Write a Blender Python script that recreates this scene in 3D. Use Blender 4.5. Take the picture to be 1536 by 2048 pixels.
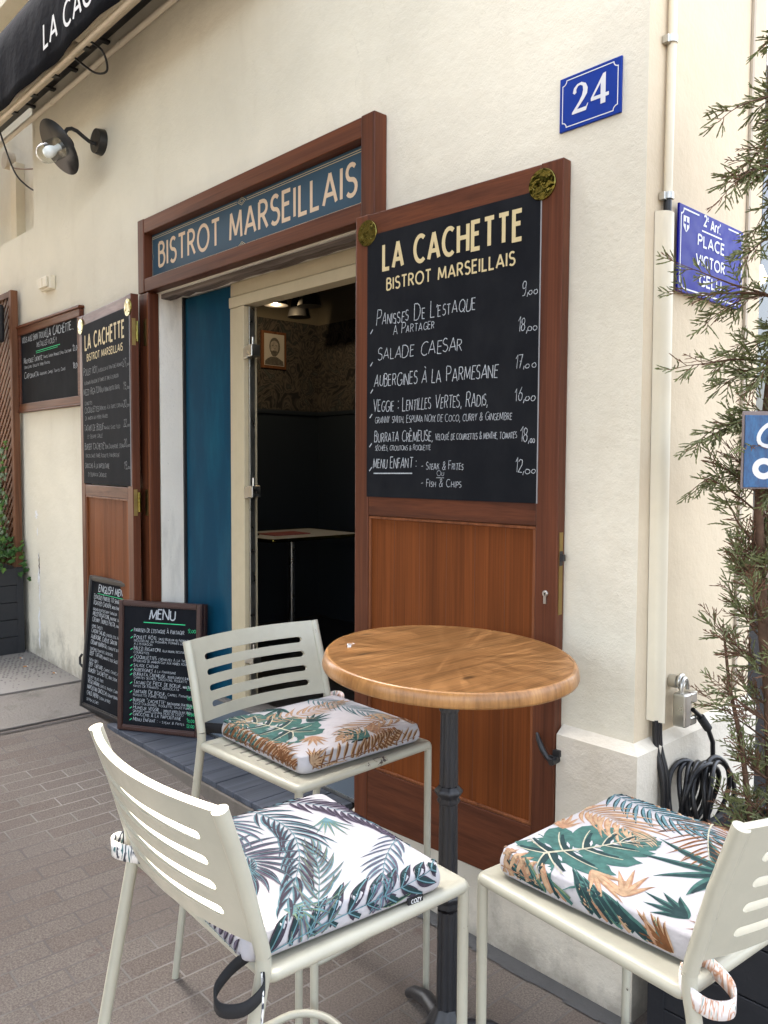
import bpy, bmesh, math, random
from math import sin, cos, pi, radians, sqrt, atan2
from mathutils import Vector, Matrix
rnd = random.Random(7)
for o in list(bpy.data.objects): bpy.data.objects.remove(o)
SC = bpy.context.scene
COL = SC.collection

# ------------------------------------------------------------------ camera
cam_d = bpy.data.cameras.new('camera'); cam = bpy.data.objects.new('camera', cam_d); COL.objects.link(cam)
SC.camera = cam
def cam_axes(yaw, p, r):
    f = Vector((sin(yaw)*cos(p), cos(yaw)*cos(p), sin(p)))
    rt = f.cross(Vector((0, 0, 1))).normalized(); up = rt.cross(f)
    c, s = cos(r), sin(r)
    return c*rt+s*up, -s*rt+c*up, f
_rt, _up, _f = cam_axes(radians(-47.11994512), radians(-3.20890252), radians(0.29521533))
cam.matrix_world = Matrix(((_rt.x, _up.x, -_f.x, 0), (_rt.y, _up.y, -_f.y, 0), (_rt.z, _up.z, -_f.z, 1.6), (0, 0, 0, 1)))
cam_d.sensor_fit = 'VERTICAL'; cam_d.sensor_height = 24.0; cam_d.lens = 1630.69/2048*24
cam_d.clip_start = 0.05; cam_d.clip_end = 500

# ------------------------------------------------------------------ light
SUN_EL, SUN_AZ = 60.0, None
sv = Vector((-0.474, 0.158, 0.866)).normalized()          # towards the sun: high, behind the facade, from the left
w = bpy.data.worlds.new('World'); SC.world = w; w.use_nodes = True
nt = w.node_tree; nt.nodes.clear()
sky = nt.nodes.new('ShaderNodeTexSky'); sky.sky_type = 'NISHITA'; sky.sun_disc = False
sky.sun_elevation = math.asin(sv.z); sky.sun_rotation = math.atan2(sv.x, sv.y)
sky.air_density = 1.0; sky.dust_density = 4.0; sky.ozone_density = 0.5
bg = nt.nodes.new('ShaderNodeBackground'); bg.inputs['Strength'].default_value = 0.12
wo = nt.nodes.new('ShaderNodeOutputWorld')
hs = nt.nodes.new('ShaderNodeHueSaturation'); hs.inputs['Saturation'].default_value = .5
nt.links.new(sky.outputs[0], hs.inputs['Color']); nt.links.new(hs.outputs[0], bg.inputs[0]); nt.links.new(bg.outputs[0], wo.inputs[0])
sl = bpy.data.lights.new('sun', 'SUN'); sl.energy = 3.2; sl.angle = radians(0.5); sl.color = (1.0, 0.93, 0.82)
so = bpy.data.objects.new('sun', sl); COL.objects.link(so)
so.rotation_euler = sv.to_track_quat('Z', 'Y').to_euler(); so.location = (-6, 3, 14)
SC.view_settings.view_transform = 'Standard'; SC.view_settings.look = 'None'
SC.view_settings.exposure = 3.42; SC.view_settings.gamma = 1.0

# ------------------------------------------------------------------ helpers
def lin(h):
    h = h.lstrip('#'); o = []
    for i in (0, 2, 4):
        c = int(h[i:i+2], 16)/255; o.append(c/12.92 if c <= .04045 else ((c+.055)/1.055)**2.4)
    return (*o, 1.0)
BASE = {}
class MB:
    def __init__(s): s.v = []; s.f = []; s.m = []; s.mi = 0; s.sm = []; s.smooth = False
    def add(s, vs, fs, smooth=None):
        b = len(s.v); s.v += [tuple(v) for v in vs]
        sm = s.smooth if smooth is None else smooth
        for f in fs: s.f.append(tuple(b+i for i in f)); s.m.append(s.mi); s.sm.append(sm)
        return s
    def box(s, x0, x1, y0, y1, z0, z1, M=None):
        vs = [Vector((x, y, z)) for z in (z0, z1) for y in (y0, y1) for x in (x0, x1)]
        if M: vs = [M @ v for v in vs]
        return s.add(vs, [(0, 2, 3, 1), (4, 5, 7, 6), (0, 1, 5, 4), (2, 6, 7, 3), (0, 4, 6, 2), (1, 3, 7, 5)], False)
    def prism(s, poly, h0, h1, M=None):
        """poly in (x,y); extruded z h0..h1; M maps to place"""
        n = len(poly); vs = [Vector((x, y, h0)) for x, y in poly]+[Vector((x, y, h1)) for x, y in poly]
        if M: vs = [M @ v for v in vs]
        return s.add(vs, [tuple(range(n))[::-1], tuple(range(n, 2*n))]+[(i, (i+1) % n, n+(i+1) % n, n+i) for i in range(n)], False)
    def tube(s, path, r, n=10, caps=True, closed=False, flat=None):
        P = [Vector(p) for p in path]; m = len(P)
        R = r if isinstance(r, (list, tuple)) else [r]*m
        T = []
        for i in range(m):
            a = P[i-1] if (i > 0 or closed) else P[i]; b = P[(i+1) % m] if (i < m-1 or closed) else P[i]
            T.append((b-a).normalized())
        u = T[0].orthogonal().normalized()
        if abs(T[0].z) < .9: u = (Vector((0, 0, 1))-T[0]*T[0].z).normalized()
        vs = []
        for i in range(m):
            u = (u-T[i]*u.dot(T[i])).normalized(); q = T[i].cross(u)
            for k in range(n):
                a = 2*pi*k/n
                if flat: vs.append(P[i]+u*cos(a)*flat[0]+q*sin(a)*flat[1])
                else: vs.append(P[i]+(u*cos(a)+q*sin(a))*R[i])
        fs = []
        for i in range(m if closed else m-1):
            j = (i+1) % m
            for k in range(n): fs.append((i*n+k, i*n+(k+1) % n, j*n+(k+1) % n, j*n+k))
        s.add(vs, fs, True)
        if caps and not closed:
            s.add(vs[:n], [tuple(range(n))[::-1]], False); s.add(vs[-n:], [tuple(range(n))], False)
        return s
    def lathe(s, prof, c=(0, 0, 0), n=24, M=None, rfun=None):
        vs = []
        for r, z in prof:
            for k in range(n):
                a = 2*pi*k/n; rr = r*(rfun(a, z) if rfun else 1)
                v = Vector((rr*cos(a), rr*sin(a), z)); v = (M @ v) if M else v+Vector(c); vs.append(v)
        fs = []
        for i in range(len(prof)-1):
            for k in range(n): fs.append((i*n+k, i*n+(k+1) % n, (i+1)*n+(k+1) % n, (i+1)*n+k))
        s.add(vs, fs, True)
        if prof[0][0] > 1e-4: s.add(vs[:n], [tuple(range(n))[::-1]], False)
        if prof[-1][0] > 1e-4: s.add(vs[-n:], [tuple(range(n))], False)
        return s
    def build(s, name, mats, parent=None, bevel=0, world=True, seg=2):
        me = bpy.data.meshes.new(name)
        b = Vector(BASE.get(parent.name, (0, 0, 0))) if (parent and world) else Vector((0, 0, 0))
        me.from_pydata([Vector(v)-b for v in s.v], [], s.f); me.update()
        mats = mats if isinstance(mats, (list, tuple)) else [mats]
        for m in mats: me.materials.append(m)
        me.polygons.foreach_set('material_index', s.m); me.polygons.foreach_set('use_smooth', s.sm)
        o = bpy.data.objects.new(name, me); COL.objects.link(o)
        if parent: o.parent = parent; BASE[o.name] = tuple(b)
        else: BASE[o.name] = (0, 0, 0)
        if bevel:
            md = o.modifiers.new('bevel', 'BEVEL'); md.width = bevel; md.segments = seg; md.limit_method = 'ANGLE'; md.angle_limit = radians(40)
        return o
def tag(o, label=None, cat=None, group=None, kind=None):
    for k, v in (('label', label), ('category', cat), ('group', group), ('kind', kind)):
        if v: o[k] = v
    return o
def thing(name, label, cat, loc=(0, 0, 0), group=None, rz=0):
    o = bpy.data.objects.new(name, None); COL.objects.link(o); o.location = loc; o.rotation_euler = (0, 0, rz)
    o.empty_display_size = .1; BASE[o.name] = tuple(loc)
    return tag(o, label, cat, group)
def rebase(o, loc):
    """origin of a one-mesh thing moved to its base"""
    l = Vector(loc)
    for v in o.data.vertices: v.co -= l
    o.location = loc; return o

# ------------------------------------------------------------------ materials
def mat(name, col=(.5, .5, .5, 1), rough=.6, metal=0, spec=.5):
    m = bpy.data.materials.new(name); m.use_nodes = True
    b = m.node_tree.nodes['Principled BSDF']
    b.inputs['Base Color'].default_value = col if len(col) == 4 else (*col, 1)
    b.inputs['Roughness'].default_value = rough; b.inputs['Metallic'].default_value = metal
    b.inputs['Specular IOR Level'].default_value = spec
    return m
class NT:
    def __init__(s, m): s.t = m.node_tree; s.b = s.t.nodes['Principled BSDF']
    def n(s, typ, **kw):
        x = s.t.nodes.new(typ)
        for k, v in kw.items():
            if k in x.inputs: x.inputs[k].default_value = v
            else: setattr(x, k, v)
        return x
    def l(s, a, b): s.t.links.new(a, b)
    def coord(s, scale=(1, 1, 1), rot=(0, 0, 0), src='Object'):
        tc = s.n('ShaderNodeTexCoord'); mp = s.n('ShaderNodeMapping')
        mp.inputs['Scale'].default_value = scale; mp.inputs['Rotation'].default_value = rot
        s.l(tc.outputs[src], mp.inputs[0]); return mp.outputs[0]
    def noise(s, vec, scale, detail=4, rough=.55, dist=0):
        x = s.n('ShaderNodeTexNoise'); x.inputs['Scale'].default_value = scale; x.inputs['Detail'].default_value = detail
        x.inputs['Roughness'].default_value = rough; x.inputs['Distortion'].default_value = dist
        s.l(vec, x.inputs['Vector']); return x.outputs['Fac']
    def ramp(s, fac, stops):
        r = s.n('ShaderNodeValToRGB'); e = r.color_ramp.elements
        while len(e) < len(stops): e.new(.5)
        for i, (p, c) in enumerate(stops): e[i].position = p; e[i].color = c if len(c) == 4 else (*c, 1)
        s.l(fac, r.inputs[0]); return r.outputs[0]
    def mix(s, fac, a, b, mode='MIX'):
        x = s.n('ShaderNodeMix', data_type='RGBA', blend_type=mode)
        for src, i in ((fac, 0), (a, 6), (b, 7)):
            if isinstance(src, (float, int)): x.inputs[i].default_value = src
            elif isinstance(src, tuple): x.inputs[i].default_value = src
            else: s.l(src, x.inputs[i])
        return x.outputs[2]
    def bump(s, h, strength=.3, dist=.01, prev=None):
        x = s.n('ShaderNodeBump'); x.inputs['Strength'].default_value = strength; x.inputs['Distance'].default_value = dist
        s.l(h, x.inputs['Height'])
        if prev: s.l(prev, x.inputs['Normal'])
        s.l(x.outputs[0], s.b.inputs['Normal']); return x.outputs[0]
    def color(s, c): s.l(c, s.b.inputs['Base Color'])
    def rough(s, c): s.l(c, s.b.inputs['Roughness'])
def mul(c, k): return (c[0]*k, c[1]*k, c[2]*k, 1)
def plaster(name, col, fine=110, strength=.35, stain=(.45, .38, .27, 1), sfac=.25, lumps=7):
    m = mat(name, col, .85, spec=.25); n = NT(m); v = n.coord()
    big = n.noise(v, 1.1, 5, .6); c = n.mix(n.ramp(big, [(.3, (0, 0, 0)), (.75, (1, 1, 1))]), col, mul(col, .84))
    c = n.mix(n.ramp(n.noise(v, 4.5, 6, .7), [(.45, (0, 0, 0)), (.7, (.5, .5, .5))]), c, mul(col, .88))
    v2 = n.coord((2.2, 2.2, .5)); st = n.ramp(n.noise(v2, 2.0, 6, .65), [(.55, (0, 0, 0)), (.8, (sfac, sfac, sfac))])
    c = n.mix(st, c, stain)
    sp = n.ramp(n.noise(v, 60, 3, .7), [(.68, (0, 0, 0)), (.74, (.35, .35, .35))]); c = n.mix(sp, c, mul(stain, .6))
    ck = n.ramp(n.noise(v, 1.5, 7, .55, .4), [(.4965, (0, 0, 0)), (.4985, (.55, .55, .55)), (.5005, (0, 0, 0))]); cm = n.ramp(n.noise(v, .8, 3, .5), [(.52, (0, 0, 0)), (.62, (1, 1, 1))])
    c = n.mix(n.mix(1.0, ck, cm, 'MULTIPLY'), c, mul(stain, .7))
    n.color(c)
    b1 = n.bump(n.noise(v, lumps, 5, .6), .34, .02); b2 = n.bump(n.noise(v, fine*.3, 5, .65), strength*.6, .010, b1); n.bump(n.noise(v, fine, 5, .65), strength*1.1, .006, b2)
    return m
def wood(name, axis, dark, light, rough=.42, freq=1.0, coat=.06, rings=True, spec=.22):
    m = mat(name, light, rough, spec=spec); n = NT(m)
    sc = {'X': (1.2, 26, 26), 'Y': (26, 1.2, 26), 'Z': (26, 26, 1.2)}[axis]
    v = n.coord(tuple(x*freq for x in sc)); f1 = n.noise(v, 1.0, 6, .6, .6)
    v2 = n.coord(tuple(x*freq*.22 for x in sc)); f2 = n.noise(v2, 1.0, 3, .5, 1.2)
    v3 = n.coord(tuple(x*freq*(1 if x < 5 else 7) for x in sc)); f3 = n.noise(v3, 1.0, 3, .6)
    c1 = n.ramp(f1, [(.25, dark), (.5, mul(tuple((a+b)/2 for a, b in zip(dark, light)), 1)), (.78, light)])
    c2 = n.ramp(f2, [(.25, (.76, .73, .70)), (.75, (1.18, 1.16, 1.14))])
    c = n.mix(1.0, c1, c2, 'MULTIPLY')
    c3 = n.ramp(f3, [(.3, (.72, .7, .68)), (.6, (1.08, 1.08, 1.08))]); c = n.mix(.8, c, c3, 'MULTIPLY')
    n.color(c); n.rough(n.ramp(f1, [(.2, (rough+.12,)*3), (.8, (rough-.06,)*3)]))
    n.b.inputs['Coat Weight'].default_value = coat; n.b.inputs['Coat Roughness'].default_value = .22
    n.bump(f3, .12, .002)
    return m
def speck(name, col, rough=.4, chip=None, chip_t=.73, chip_s=9, dirt=.12, bump=.05, metal=0):
    """painted metal with faint dirt and chipped spots"""
    m = mat(name, col, rough, metal); n = NT(m); v = n.coord()
    d = n.ramp(n.noise(v, 14, 5, .65), [(.4, (0, 0, 0)), (.8, (1, 1, 1))])
    c = n.mix(n.mix(dirt, (0, 0, 0, 1), d), col, mul(col, .55))
    if chip:
        f = n.noise(v, chip_s, 8, .72); k = n.ramp(f, [(chip_t, (0, 0, 0)), (chip_t+.012, (1, 1, 1))]); c = n.mix(k, c, chip)
    n.color(c); n.rough(n.ramp(n.noise(v, 25, 4, .6), [(.3, (rough-.08,)*3), (.8, (rough+.15,)*3)]))
    n.bump(n.noise(v, 90, 3, .6), bump, .002)
    return m
WALLC = (.74, .69, .56, 1)
M_wall = plaster('facade plaster', WALLC, 150, .20)
def splash(m, z0, z1):
    n = NT(m); l_ = n.b.inputs['Base Color'].links[0].from_socket; tc = n.coord(); sx_ = n.n('ShaderNodeSeparateXYZ'); n.l(tc, sx_.inputs[0]); mr = n.n('ShaderNodeMapRange'); n.l(sx_.outputs['Z'], mr.inputs[0])
    mr.inputs[1].default_value = z0; mr.inputs[2].default_value = z1; mr.inputs[3].default_value = .26; mr.inputs[4].default_value = -.30
    ad = n.n('ShaderNodeMath', operation='ADD'); n.l(mr.outputs[0], ad.inputs[0]); n.l(n.noise(n.coord((1, 1, .7)), 5.5, 7, .68), ad.inputs[1])
    n.color(n.mix(n.ramp(ad.outputs[0], [(.54, (0, 0, 0)), (.78, (.6, .6, .6))]), l_, (.16, .14, .115, 1)))
splash(M_wall, .2, .85)
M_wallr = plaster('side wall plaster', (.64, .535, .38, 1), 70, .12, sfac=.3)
M_plinth = plaster('plinth render', (.69, .63, .52, 1), 60, .3, sfac=.5)
splash(M_plinth, .0, .35)
M_jamb = plaster('jamb plaster', (.84, .79, .69, 1), 50, .3, (.12, .1, .08, 1), .5)
M_cream = speck('cream lacquered aluminium', (.50, .425, .28, 1), .38, dirt=.2)
M_blue = mat('teal blue painted panel', (.004, .055, .10, 1), .4, spec=.15); n = NT(M_blue)
_v = n.coord((1, 1, .25)); n.color(n.mix(n.ramp(n.noise(_v, 9, 5, .6), [(.45, (0, 0, 0)), (.75, (.6, .6, .6))]), (.003, .045, .085, 1), (.008, .10, .15, 1)))
n.bump(n.noise(n.coord(), 160, 3, .6), .08, .002)
MAH_D, MAH_L = (.052, .0155, .0075, 1), (.140, .044, .019, 1)
M_wz = wood('mahogany stile', 'Z', MAH_D, MAH_L); M_wx = wood('mahogany rail', 'X', MAH_D, MAH_L)
M_pz = wood('orange mahogany panel', 'Z', (.110, .032, .0085, 1), (.200, .058, .0145, 1), .5, .8, .0, spec=.12)
M_lz = wood('lighter edge wood', 'Z', (.10, .032, .012, 1), (.24, .085, .033, 1), .42)
M_lat = wood('lattice wood', 'Z', (.07, .028, .013, 1), (.2, .09, .045, 1), .6, coat=0)
M_black = mat('satin black metal', (.012, .012, .013, 1), .42); n = NT(M_black); n.bump(n.noise(n.coord(), 200, 3, .6), .1, .001)
M_iron = speck('cast iron', (.021, .021, .023, 1), .42, (.22, .22, .21, 1), .76, 30, .2, .25)
M_board = mat('black chalkboard', (.012, .013, .0155, 1), .75, spec=.08); n = NT(M_board)
n.color(n.mix(n.ramp(n.noise(n.coord((1, 1, .6)), 6, 5, .65), [(.4, (0, 0, 0)), (.8, (.5, .5, .5))]), (.0075, .0085, .011, 1), (.024, .0255, .028, 1)))
M_chalk = mat('white chalk pen', (.66, .68, .70, 1), .8); n = NT(M_chalk)
n.color(n.ramp(n.noise(n.coord(), 180, 3, .6), [(.3, (.22, .235, .25)), (.65, (.50, .53, .56))]))
M_chalkg = mat('green chalk pen', (.03, .5, .2, 1), .8)
M_gold = mat('cream yellow lettering', (.58, .47, .25, 1), .55)
M_peach = mat('peach lettering', (.60, .45, .30, 1), .5)
M_white = mat('white paint', (.62, .62, .62, 1), .5)
M_signb = mat('slate blue sign panel', (.028, .075, .125, 1), .45, spec=.2); n = NT(M_signb)
n.color(n.mix(n.noise(n.coord(), 3, 3, .6), (.028, .062, .094, 1), (.038, .080, .116, 1)))
M_enam = speck('blue enamel', (.013, .040, .25, 1), .35, (.5, .45, .42, 1), .745, 14, .15, .02)
M_enam2 = speck('royal blue enamel', (.002, .0025, .19, 1), .4, dirt=.1, bump=.01)
M_brass = speck('polished brass', (.20, .17, .045, 1), .10, None, .8, 8, .5, .02, 1.0); n = NT(M_brass); n.bump(n.noise(n.coord(), 16, 3, .6), .35, .012)
M_brassd = speck('dull brass', (.36, .26, .10, 1), .38, None, .8, 8, .5, .05, 1.0)
M_steel = speck('brushed steel', (.55, .54, .50, 1), .32, None, .8, 8, .3, .05, 1.0)
M_chair = speck('cream grey chair paint', (.385, .368, .29, 1), .36, (.035, .018, .012, 1), .672, 11, .22, .06)
M_slot = mat('dark slot', (.16, .15, .12, 1), .8)
M_rub = mat('rubber foot', (.02, .02, .02, 1), .8)
M_fab = mat('white printed canvas', (.39, .375, .385, 1), .85, spec=.2); n = NT(M_fab); v_ = n.coord()
_b = n.bump(n.noise(n.coord((1, .45, 1), (0, 0, .5)), 13, 4, .6), .5, .014); n.bump(n.noise(v_, 700, 2, .5), .12, .001, _b)
def fab(nm, c):
    m = mat(nm, c, .85, spec=.2); q = NT(m)
    q.color(q.mix(q.ramp(q.noise(q.coord(), 55, 3, .6), [(.35, (0, 0, 0)), (.7, (1, 1, 1))]), mul(c, .72), mul(c, 1.15)))
    q.bump(q.noise(q.coord(), 9, 3, .5), .2, .012); return m
PR = [M_fab, fab('print teal green', (.045, .115, .10, 1)), fab('print dark green', (.016, .038, .04, 1)), fab('print tan orange', (.32, .18, .108, 1)), fab('print dark brown', (.15, .062, .024, 1)), fab('print cream vein', (.42, .40, .30, 1)), fab('print aubergine', (.042, .034, .048, 1)), fab('print sky teal', (.105, .20, .225, 1)), fab('print leaf lime', (.15, .21, .12, 1)), fab('print sand', (.38, .255, .155, 1)), fab('print grey violet', (.10, .082, .115, 1))]
for _m in (M_enam, M_enam2): NT(_m).b.inputs['Specular IOR Level'].default_value = .12
M_velcro = mat('black velcro', (.01, .01, .011, 1), .9)
M_deck = wood('slate grey deck board', 'Y', (.045, .052, .066, 1), (.10, .113, .14, 1), .55, .7, .0)
M_awn = mat('black awning canvas', (.005, .0055, .008, 1), .9, spec=.08); n = NT(M_awn)
n.bump(n.noise(n.coord(), 4, 4, .6), .5, .03); 
M_beige = speck('beige lacquered steel', (.50, .42, .31, 1), .45, (.05, .04, .03, 1), .76, 12, .35, .05)
M_pvc = speck('ivory cable duct', (.68, .61, .46, 1), .5, (.1, .08, .06, 1), .765, 22, .14, .03)
M_cable = mat('black cable', (.008, .008, .009, 1), .38)
M_glass = mat('clear glass', (1, 1, 1, 1), .02); n = NT(M_glass); _l0 = n.n('ShaderNodeLayerWeight'); _lw = n.n('ShaderNodeMath', operation='POWER'); _lw.inputs[1].default_value = 3.0; n.l(_l0.outputs['Facing'], _lw.inputs[0]); _t = n.n('ShaderNodeBsdfTransparent'); _t.inputs[0].default_value = (.93, .95, .94, 1); _gl = n.n('ShaderNodeBsdfGlossy', Roughness=.03); _mx = n.n('ShaderNodeMixShader')
n.l(_lw.outputs[0], _mx.inputs[0]); n.l(_t.outputs[0], _mx.inputs[1]); n.l(_gl.outputs[0], _mx.inputs[2]); n.l(_mx.outputs[0], n.t.nodes['Material Output'].inputs['Surface'])
M_bulb = mat('frosted bulb', (.85, .85, .83, 1), .3)
M_plblk = speck('black stained planks', (.011, .012, .015, 1), .55, (.25, .25, .25, 1), .765, 20, .3, .3)
M_dark = mat('dark interior paint', (.012, .019, .029, 1), .5)
M_darkw = mat('dim plaster', (.16, .14, .10, 1), .8)
M_oak = None
def emis(name, col, s):
    m = mat(name, (0, 0, 0, 1), .9, spec=0); b = NT(m).b; b.inputs['Emission Color'].default_value = col; b.inputs['Emission Strength'].default_value = s; return m

# ------------------------------------------------------------------ stroke lettering
def arc(cx, cy, rx, ry, a0, a1, n=10): return [(cx+rx*cos(radians(a0+(a1-a0)*i/n)), cy+ry*sin(radians(a0+(a1-a0)*i/n))) for i in range(n+1)]
G = {
 'A': (.62, [[(0, 0), (.31, 1)], [(.31, 1), (.62, 0)], [(.12, .3), (.5, .3)]]),
 'B': (.46, [[(0, 0), (0, 1)], [(0, 1), (.2, 1)]+arc(.2, .79, .2, .21, 90, -90, 8)+[(0, .58)], [(0, .58), (.22, .58)]+arc(.22, .29, .24, .29, 90, -90, 8)+[(0, 0)]]),
 'C': (.6, [arc(.36, .5, .36, .5, 52, 308, 18)]),
 'D': (.58, [[(0, 0), (0, 1)], [(0, 1), (.2, 1)]+arc(.2, .5, .38, .5, 90, -90, 12)+[(0, 0)]]),
 'E': (.4, [[(.4, 1), (0, 1), (0, 0), (.4, 0)], [(0, .56), (.34, .56)]]),
 'F': (.4, [[(.4, 1), (0, 1), (0, 0)], [(0, .54), (.34, .54)]]),
 'G': (.62, [arc(.36, .5, .36, .5, 50, 330, 18)+[(.66, .42), (.4, .42)]]),
 'H': (.54, [[(0, 0), (0, 1)], [(.54, 0), (.54, 1)], [(0, .53), (.54, .53)]]),
 'I': (.02, [[(0, 0), (0, 1)]]),
 'J': (.3, [[(.3, 1), (.3, .2)]+arc(.15, .2, .15, .2, 0, -160, 6)]),
 'K': (.5, [[(0, 0), (0, 1)], [(.48, 1), (0, .45)], [(.16, .62), (.5, 0)]]),
 'L': (.38, [[(0, 1), (0, 0), (.38, 0)]]),
 'M': (.72, [[(0, 0), (.06, 1)], [(.06, 1), (.36, .12)], [(.36, .12), (.66, 1)], [(.66, 1), (.72, 0)]]),
 'N': (.56, [[(0, 0), (0, 1)], [(0, 1), (.56, 0)], [(.56, 0), (.56, 1)]]),
 'O': (.76, [arc(.38, .5, .38, .5, 90, 450, 28)]),
 'P': (.46, [[(0, 0), (0, 1)], [(0, 1), (.22, 1)]+arc(.22, .74, .24, .26, 90, -90, 8)+[(0, .48)]]),
 'Q': (.76, [arc(.38, .5, .38, .5, 90, 450, 24), [(.5, .25), (.76, -.08)]]),
 'R': (.48, [[(0, 0), (0, 1)], [(0, 1), (.2, 1)]+arc(.2, .75, .24, .25, 90, -90, 8)+[(0, .5)], [(.2, .5), (.48, 0)]]),
 'S': (.42, [arc(.21, .76, .2, .24, 35, 270, 10)+arc(.21, .26, .22, .26, 90, -145, 10)]),
 'T': (.5, [[(0, 1), (.5, 1)], [(.25, 1), (.25, 0)]]),
 'U': (.54, [[(0, 1), (0, .28)]+arc(.27, .28, .27, .28, 180, 360, 10)+[(.54, 1)]]),
 'V': (.58, [[(0, 1), (.29, 0)], [(.29, 0), (.58, 1)]]),
 'W': (.8, [[(0, 1), (.2, 0)], [(.2, 0), (.4, .9)], [(.4, .9), (.6, 0)], [(.6, 0), (.8, 1)]]),
 'X': (.52, [[(0, 1), (.52, 0)], [(0, 0), (.52, 1)]]),
 'Y': (.52, [[(0, 1), (.26, .5)], [(.52, 1), (.26, .5)], [(.26, .5), (.26, 0)]]),
 'Z': (.5, [[(0, 1), (.5, 1), (0, 0), (.5, 0)]]),
 '0': (.5, [arc(.25, .5, .25, .5, 90, 450, 18)]), '1': (.22, [[(0, .72), (.2, 1), (.2, 0)]]),
 '2': (.44, [arc(.22, .74, .22, .26, 160, -40, 9)+[(0, 0), (.46, 0)]]),
 '3': (.42, [arc(.2, .76, .2, .24, 150, -90, 8), arc(.2, .27, .22, .27, 90, -150, 8)]),
 '4': (.46, [[(.34, 0), (.34, 1), (0, .3), (.46, .3)]]),
 '5': (.42, [[(.4, 1), (.06, 1), (.03, .56)]+arc(.2, .3, .22, .3, 110, -140, 8)]),
 '6': (.42, [[(.34, 1)]+arc(.21, .3, .21, .3, 150, -210, 14)]),
 '7': (.42, [[(0, 1), (.42, 1), (.14, 0)], [(.1, .5), (.36, .5)]]),
 '8': (.42, [arc(.21, .76, .18, .24, 270, -90, 12), arc(.21, .26, .21, .26, 90, 450, 12)]),
 '9': (.42, [arc(.2, .74, .2, .26, 0, 360, 12)+[(.38, .2)]+arc(.18, .16, .2, .2, 0, -120, 5)]),
 ',': (.1, [[(.08, .1), (0, -.16)]]), '.': (.06, [[(0, 0), (.04, .07)]]), ':': (.06, [[(0, .12), (.03, .2)], [(0, .6), (.03, .68)]]),
 "'": (.06, [[(.05, 1.05), (0, .78)]]), '"': (.16, [[(.02, 1.05), (0, .8)], [(.14, 1.05), (.12, .8)]]), '-': (.3, [[(0, .45), (.3, .5)]]),
 '!': (.05, [[(.02, 1), (.02, .3)], [(.02, 0), (.03, .06)]]), '&': (.56, [[(.56, 0), (.12, .74)]+arc(.26, .82, .14, .18, 200, -20, 8)+[(.04, .3)]+arc(.22, .22, .2, .22, 160, 340, 8)+[(.56, .5)]]),
 'r': (.3, [[(0, 0), (0, .68)], [(0, .45)]+arc(.2, .42, .2, .26, 160, 70, 5)]),
 'o': (.34, [arc(.17, .2, .17, .2, 90, 450, 12)]), '/': (.2, [[(0, -.05), (.16, .22)]]),
}
ACC = {'À': ('A', -1), 'È': ('E', -1), 'É': ('E', 1), 'Ê': ('E', 2), 'Ô': ('O', 2)}
def glyph(ch):
    if ch in ACC:
        b, k = ACC[ch]; wd, st = G[b]; c = wd/2
        a = [[(c-.14, 1.28), (c+.06, 1.12)]] if k < 0 else [[(c+.14, 1.28), (c-.06, 1.12)]] if k == 1 else [[(c-.14, 1.12), (c, 1.28), (c+.14, 1.12)]]
        return wd, st+a
    return G[ch]
def strokes(s, track=.16, space=.42, hand=None, small=.72):
    """polylines for a line of lettering, cap height 1; hand = jitter"""
    out = []; x = 0; first = True
    for ch in s:
        if ch == ' ': x += space; first = True; continue
        if ch not in G and ch not in ACC: continue
        wd, st = glyph(ch); k = 1.0; dy = 0; sl = 0
        if hand:
            k = (1.0 if first else small)*rnd.uniform(.9, 1.1); dy = rnd.uniform(-.05, .05); sl = rnd.uniform(.02, .16)
        for p in st:
            q = []
            for (a, b) in p:
                if hand: a += rnd.uniform(-hand, hand); b += rnd.uniform(-hand, hand)
                q.append((x+(a+sl*b)*k, b*k+dy))
            out.append(q)
        x += wd*k+track*(rnd.uniform(.7, 1.25) if hand else 1); first = False
    return out, max(x-track, .01)
def ribbon(p, wd):
    """polyline -> left and right offset points with mitres; sharp corners were already split"""
    n = len(p); closed = n > 3 and abs(p[0][0]-p[-1][0])+abs(p[0][1]-p[-1][1]) < 1e-4
    L = []; R = []
    for i in range(n):
        a = p[i-1] if i > 0 else (p[-2] if closed else p[0]); b = p[i+1] if i < n-1 else (p[1] if closed else p[-1]); c = p[i]
        d1 = Vector((c[0]-a[0], c[1]-a[1])); d2 = Vector((b[0]-c[0], b[1]-c[1]))
        if d1.length < 1e-7: d1 = d2
        if d2.length < 1e-7: d2 = d1
        if d1.length < 1e-7: d1 = d2 = Vector((1, 0))
        d1.normalize(); d2.normalize(); t = d1+d2
        if t.length < .3: t = d1
        t.normalize(); nn = Vector((-t.y, t.x)); k = wd/2/max(.45, nn.dot(Vector((-d1.y, d1.x))))
        L.append((c[0]+nn.x*k, c[1]+nn.y*k)); R.append((c[0]-nn.x*k, c[1]-nn.y*k))
    return L, R
def letter(mb, F, s, x0, z0, h, x1=None, wd=.15, track=.16, hand=None, space=.42, small=.72, slope=0, centre=None):
    """writes s with cap height h from x0 (fitted to x1) on plane map F(x,z,lift)"""
    st, W = strokes(s, track, space, hand, small); kx = h if x1 is None else (x1-x0)/W
    if centre is not None: x0 = centre-W*kx/2
    for k, p in enumerate(st):
        P = [(x0+a*kx, z0+b*h) for a, b in p]
        L, R = ribbon(P, wd*h); o = .0007+(k % 9)*.00006
        vs = [F(a, b+slope*(a-x0), o) for a, b in L]+[F(a, b+slope*(a-x0), o) for a, b in R]; n = len(L)
        mb.add(vs, [(i, n+i, n+i+1, i+1) for i in range(n-1)], False)
    return x0, W*kx
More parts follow.
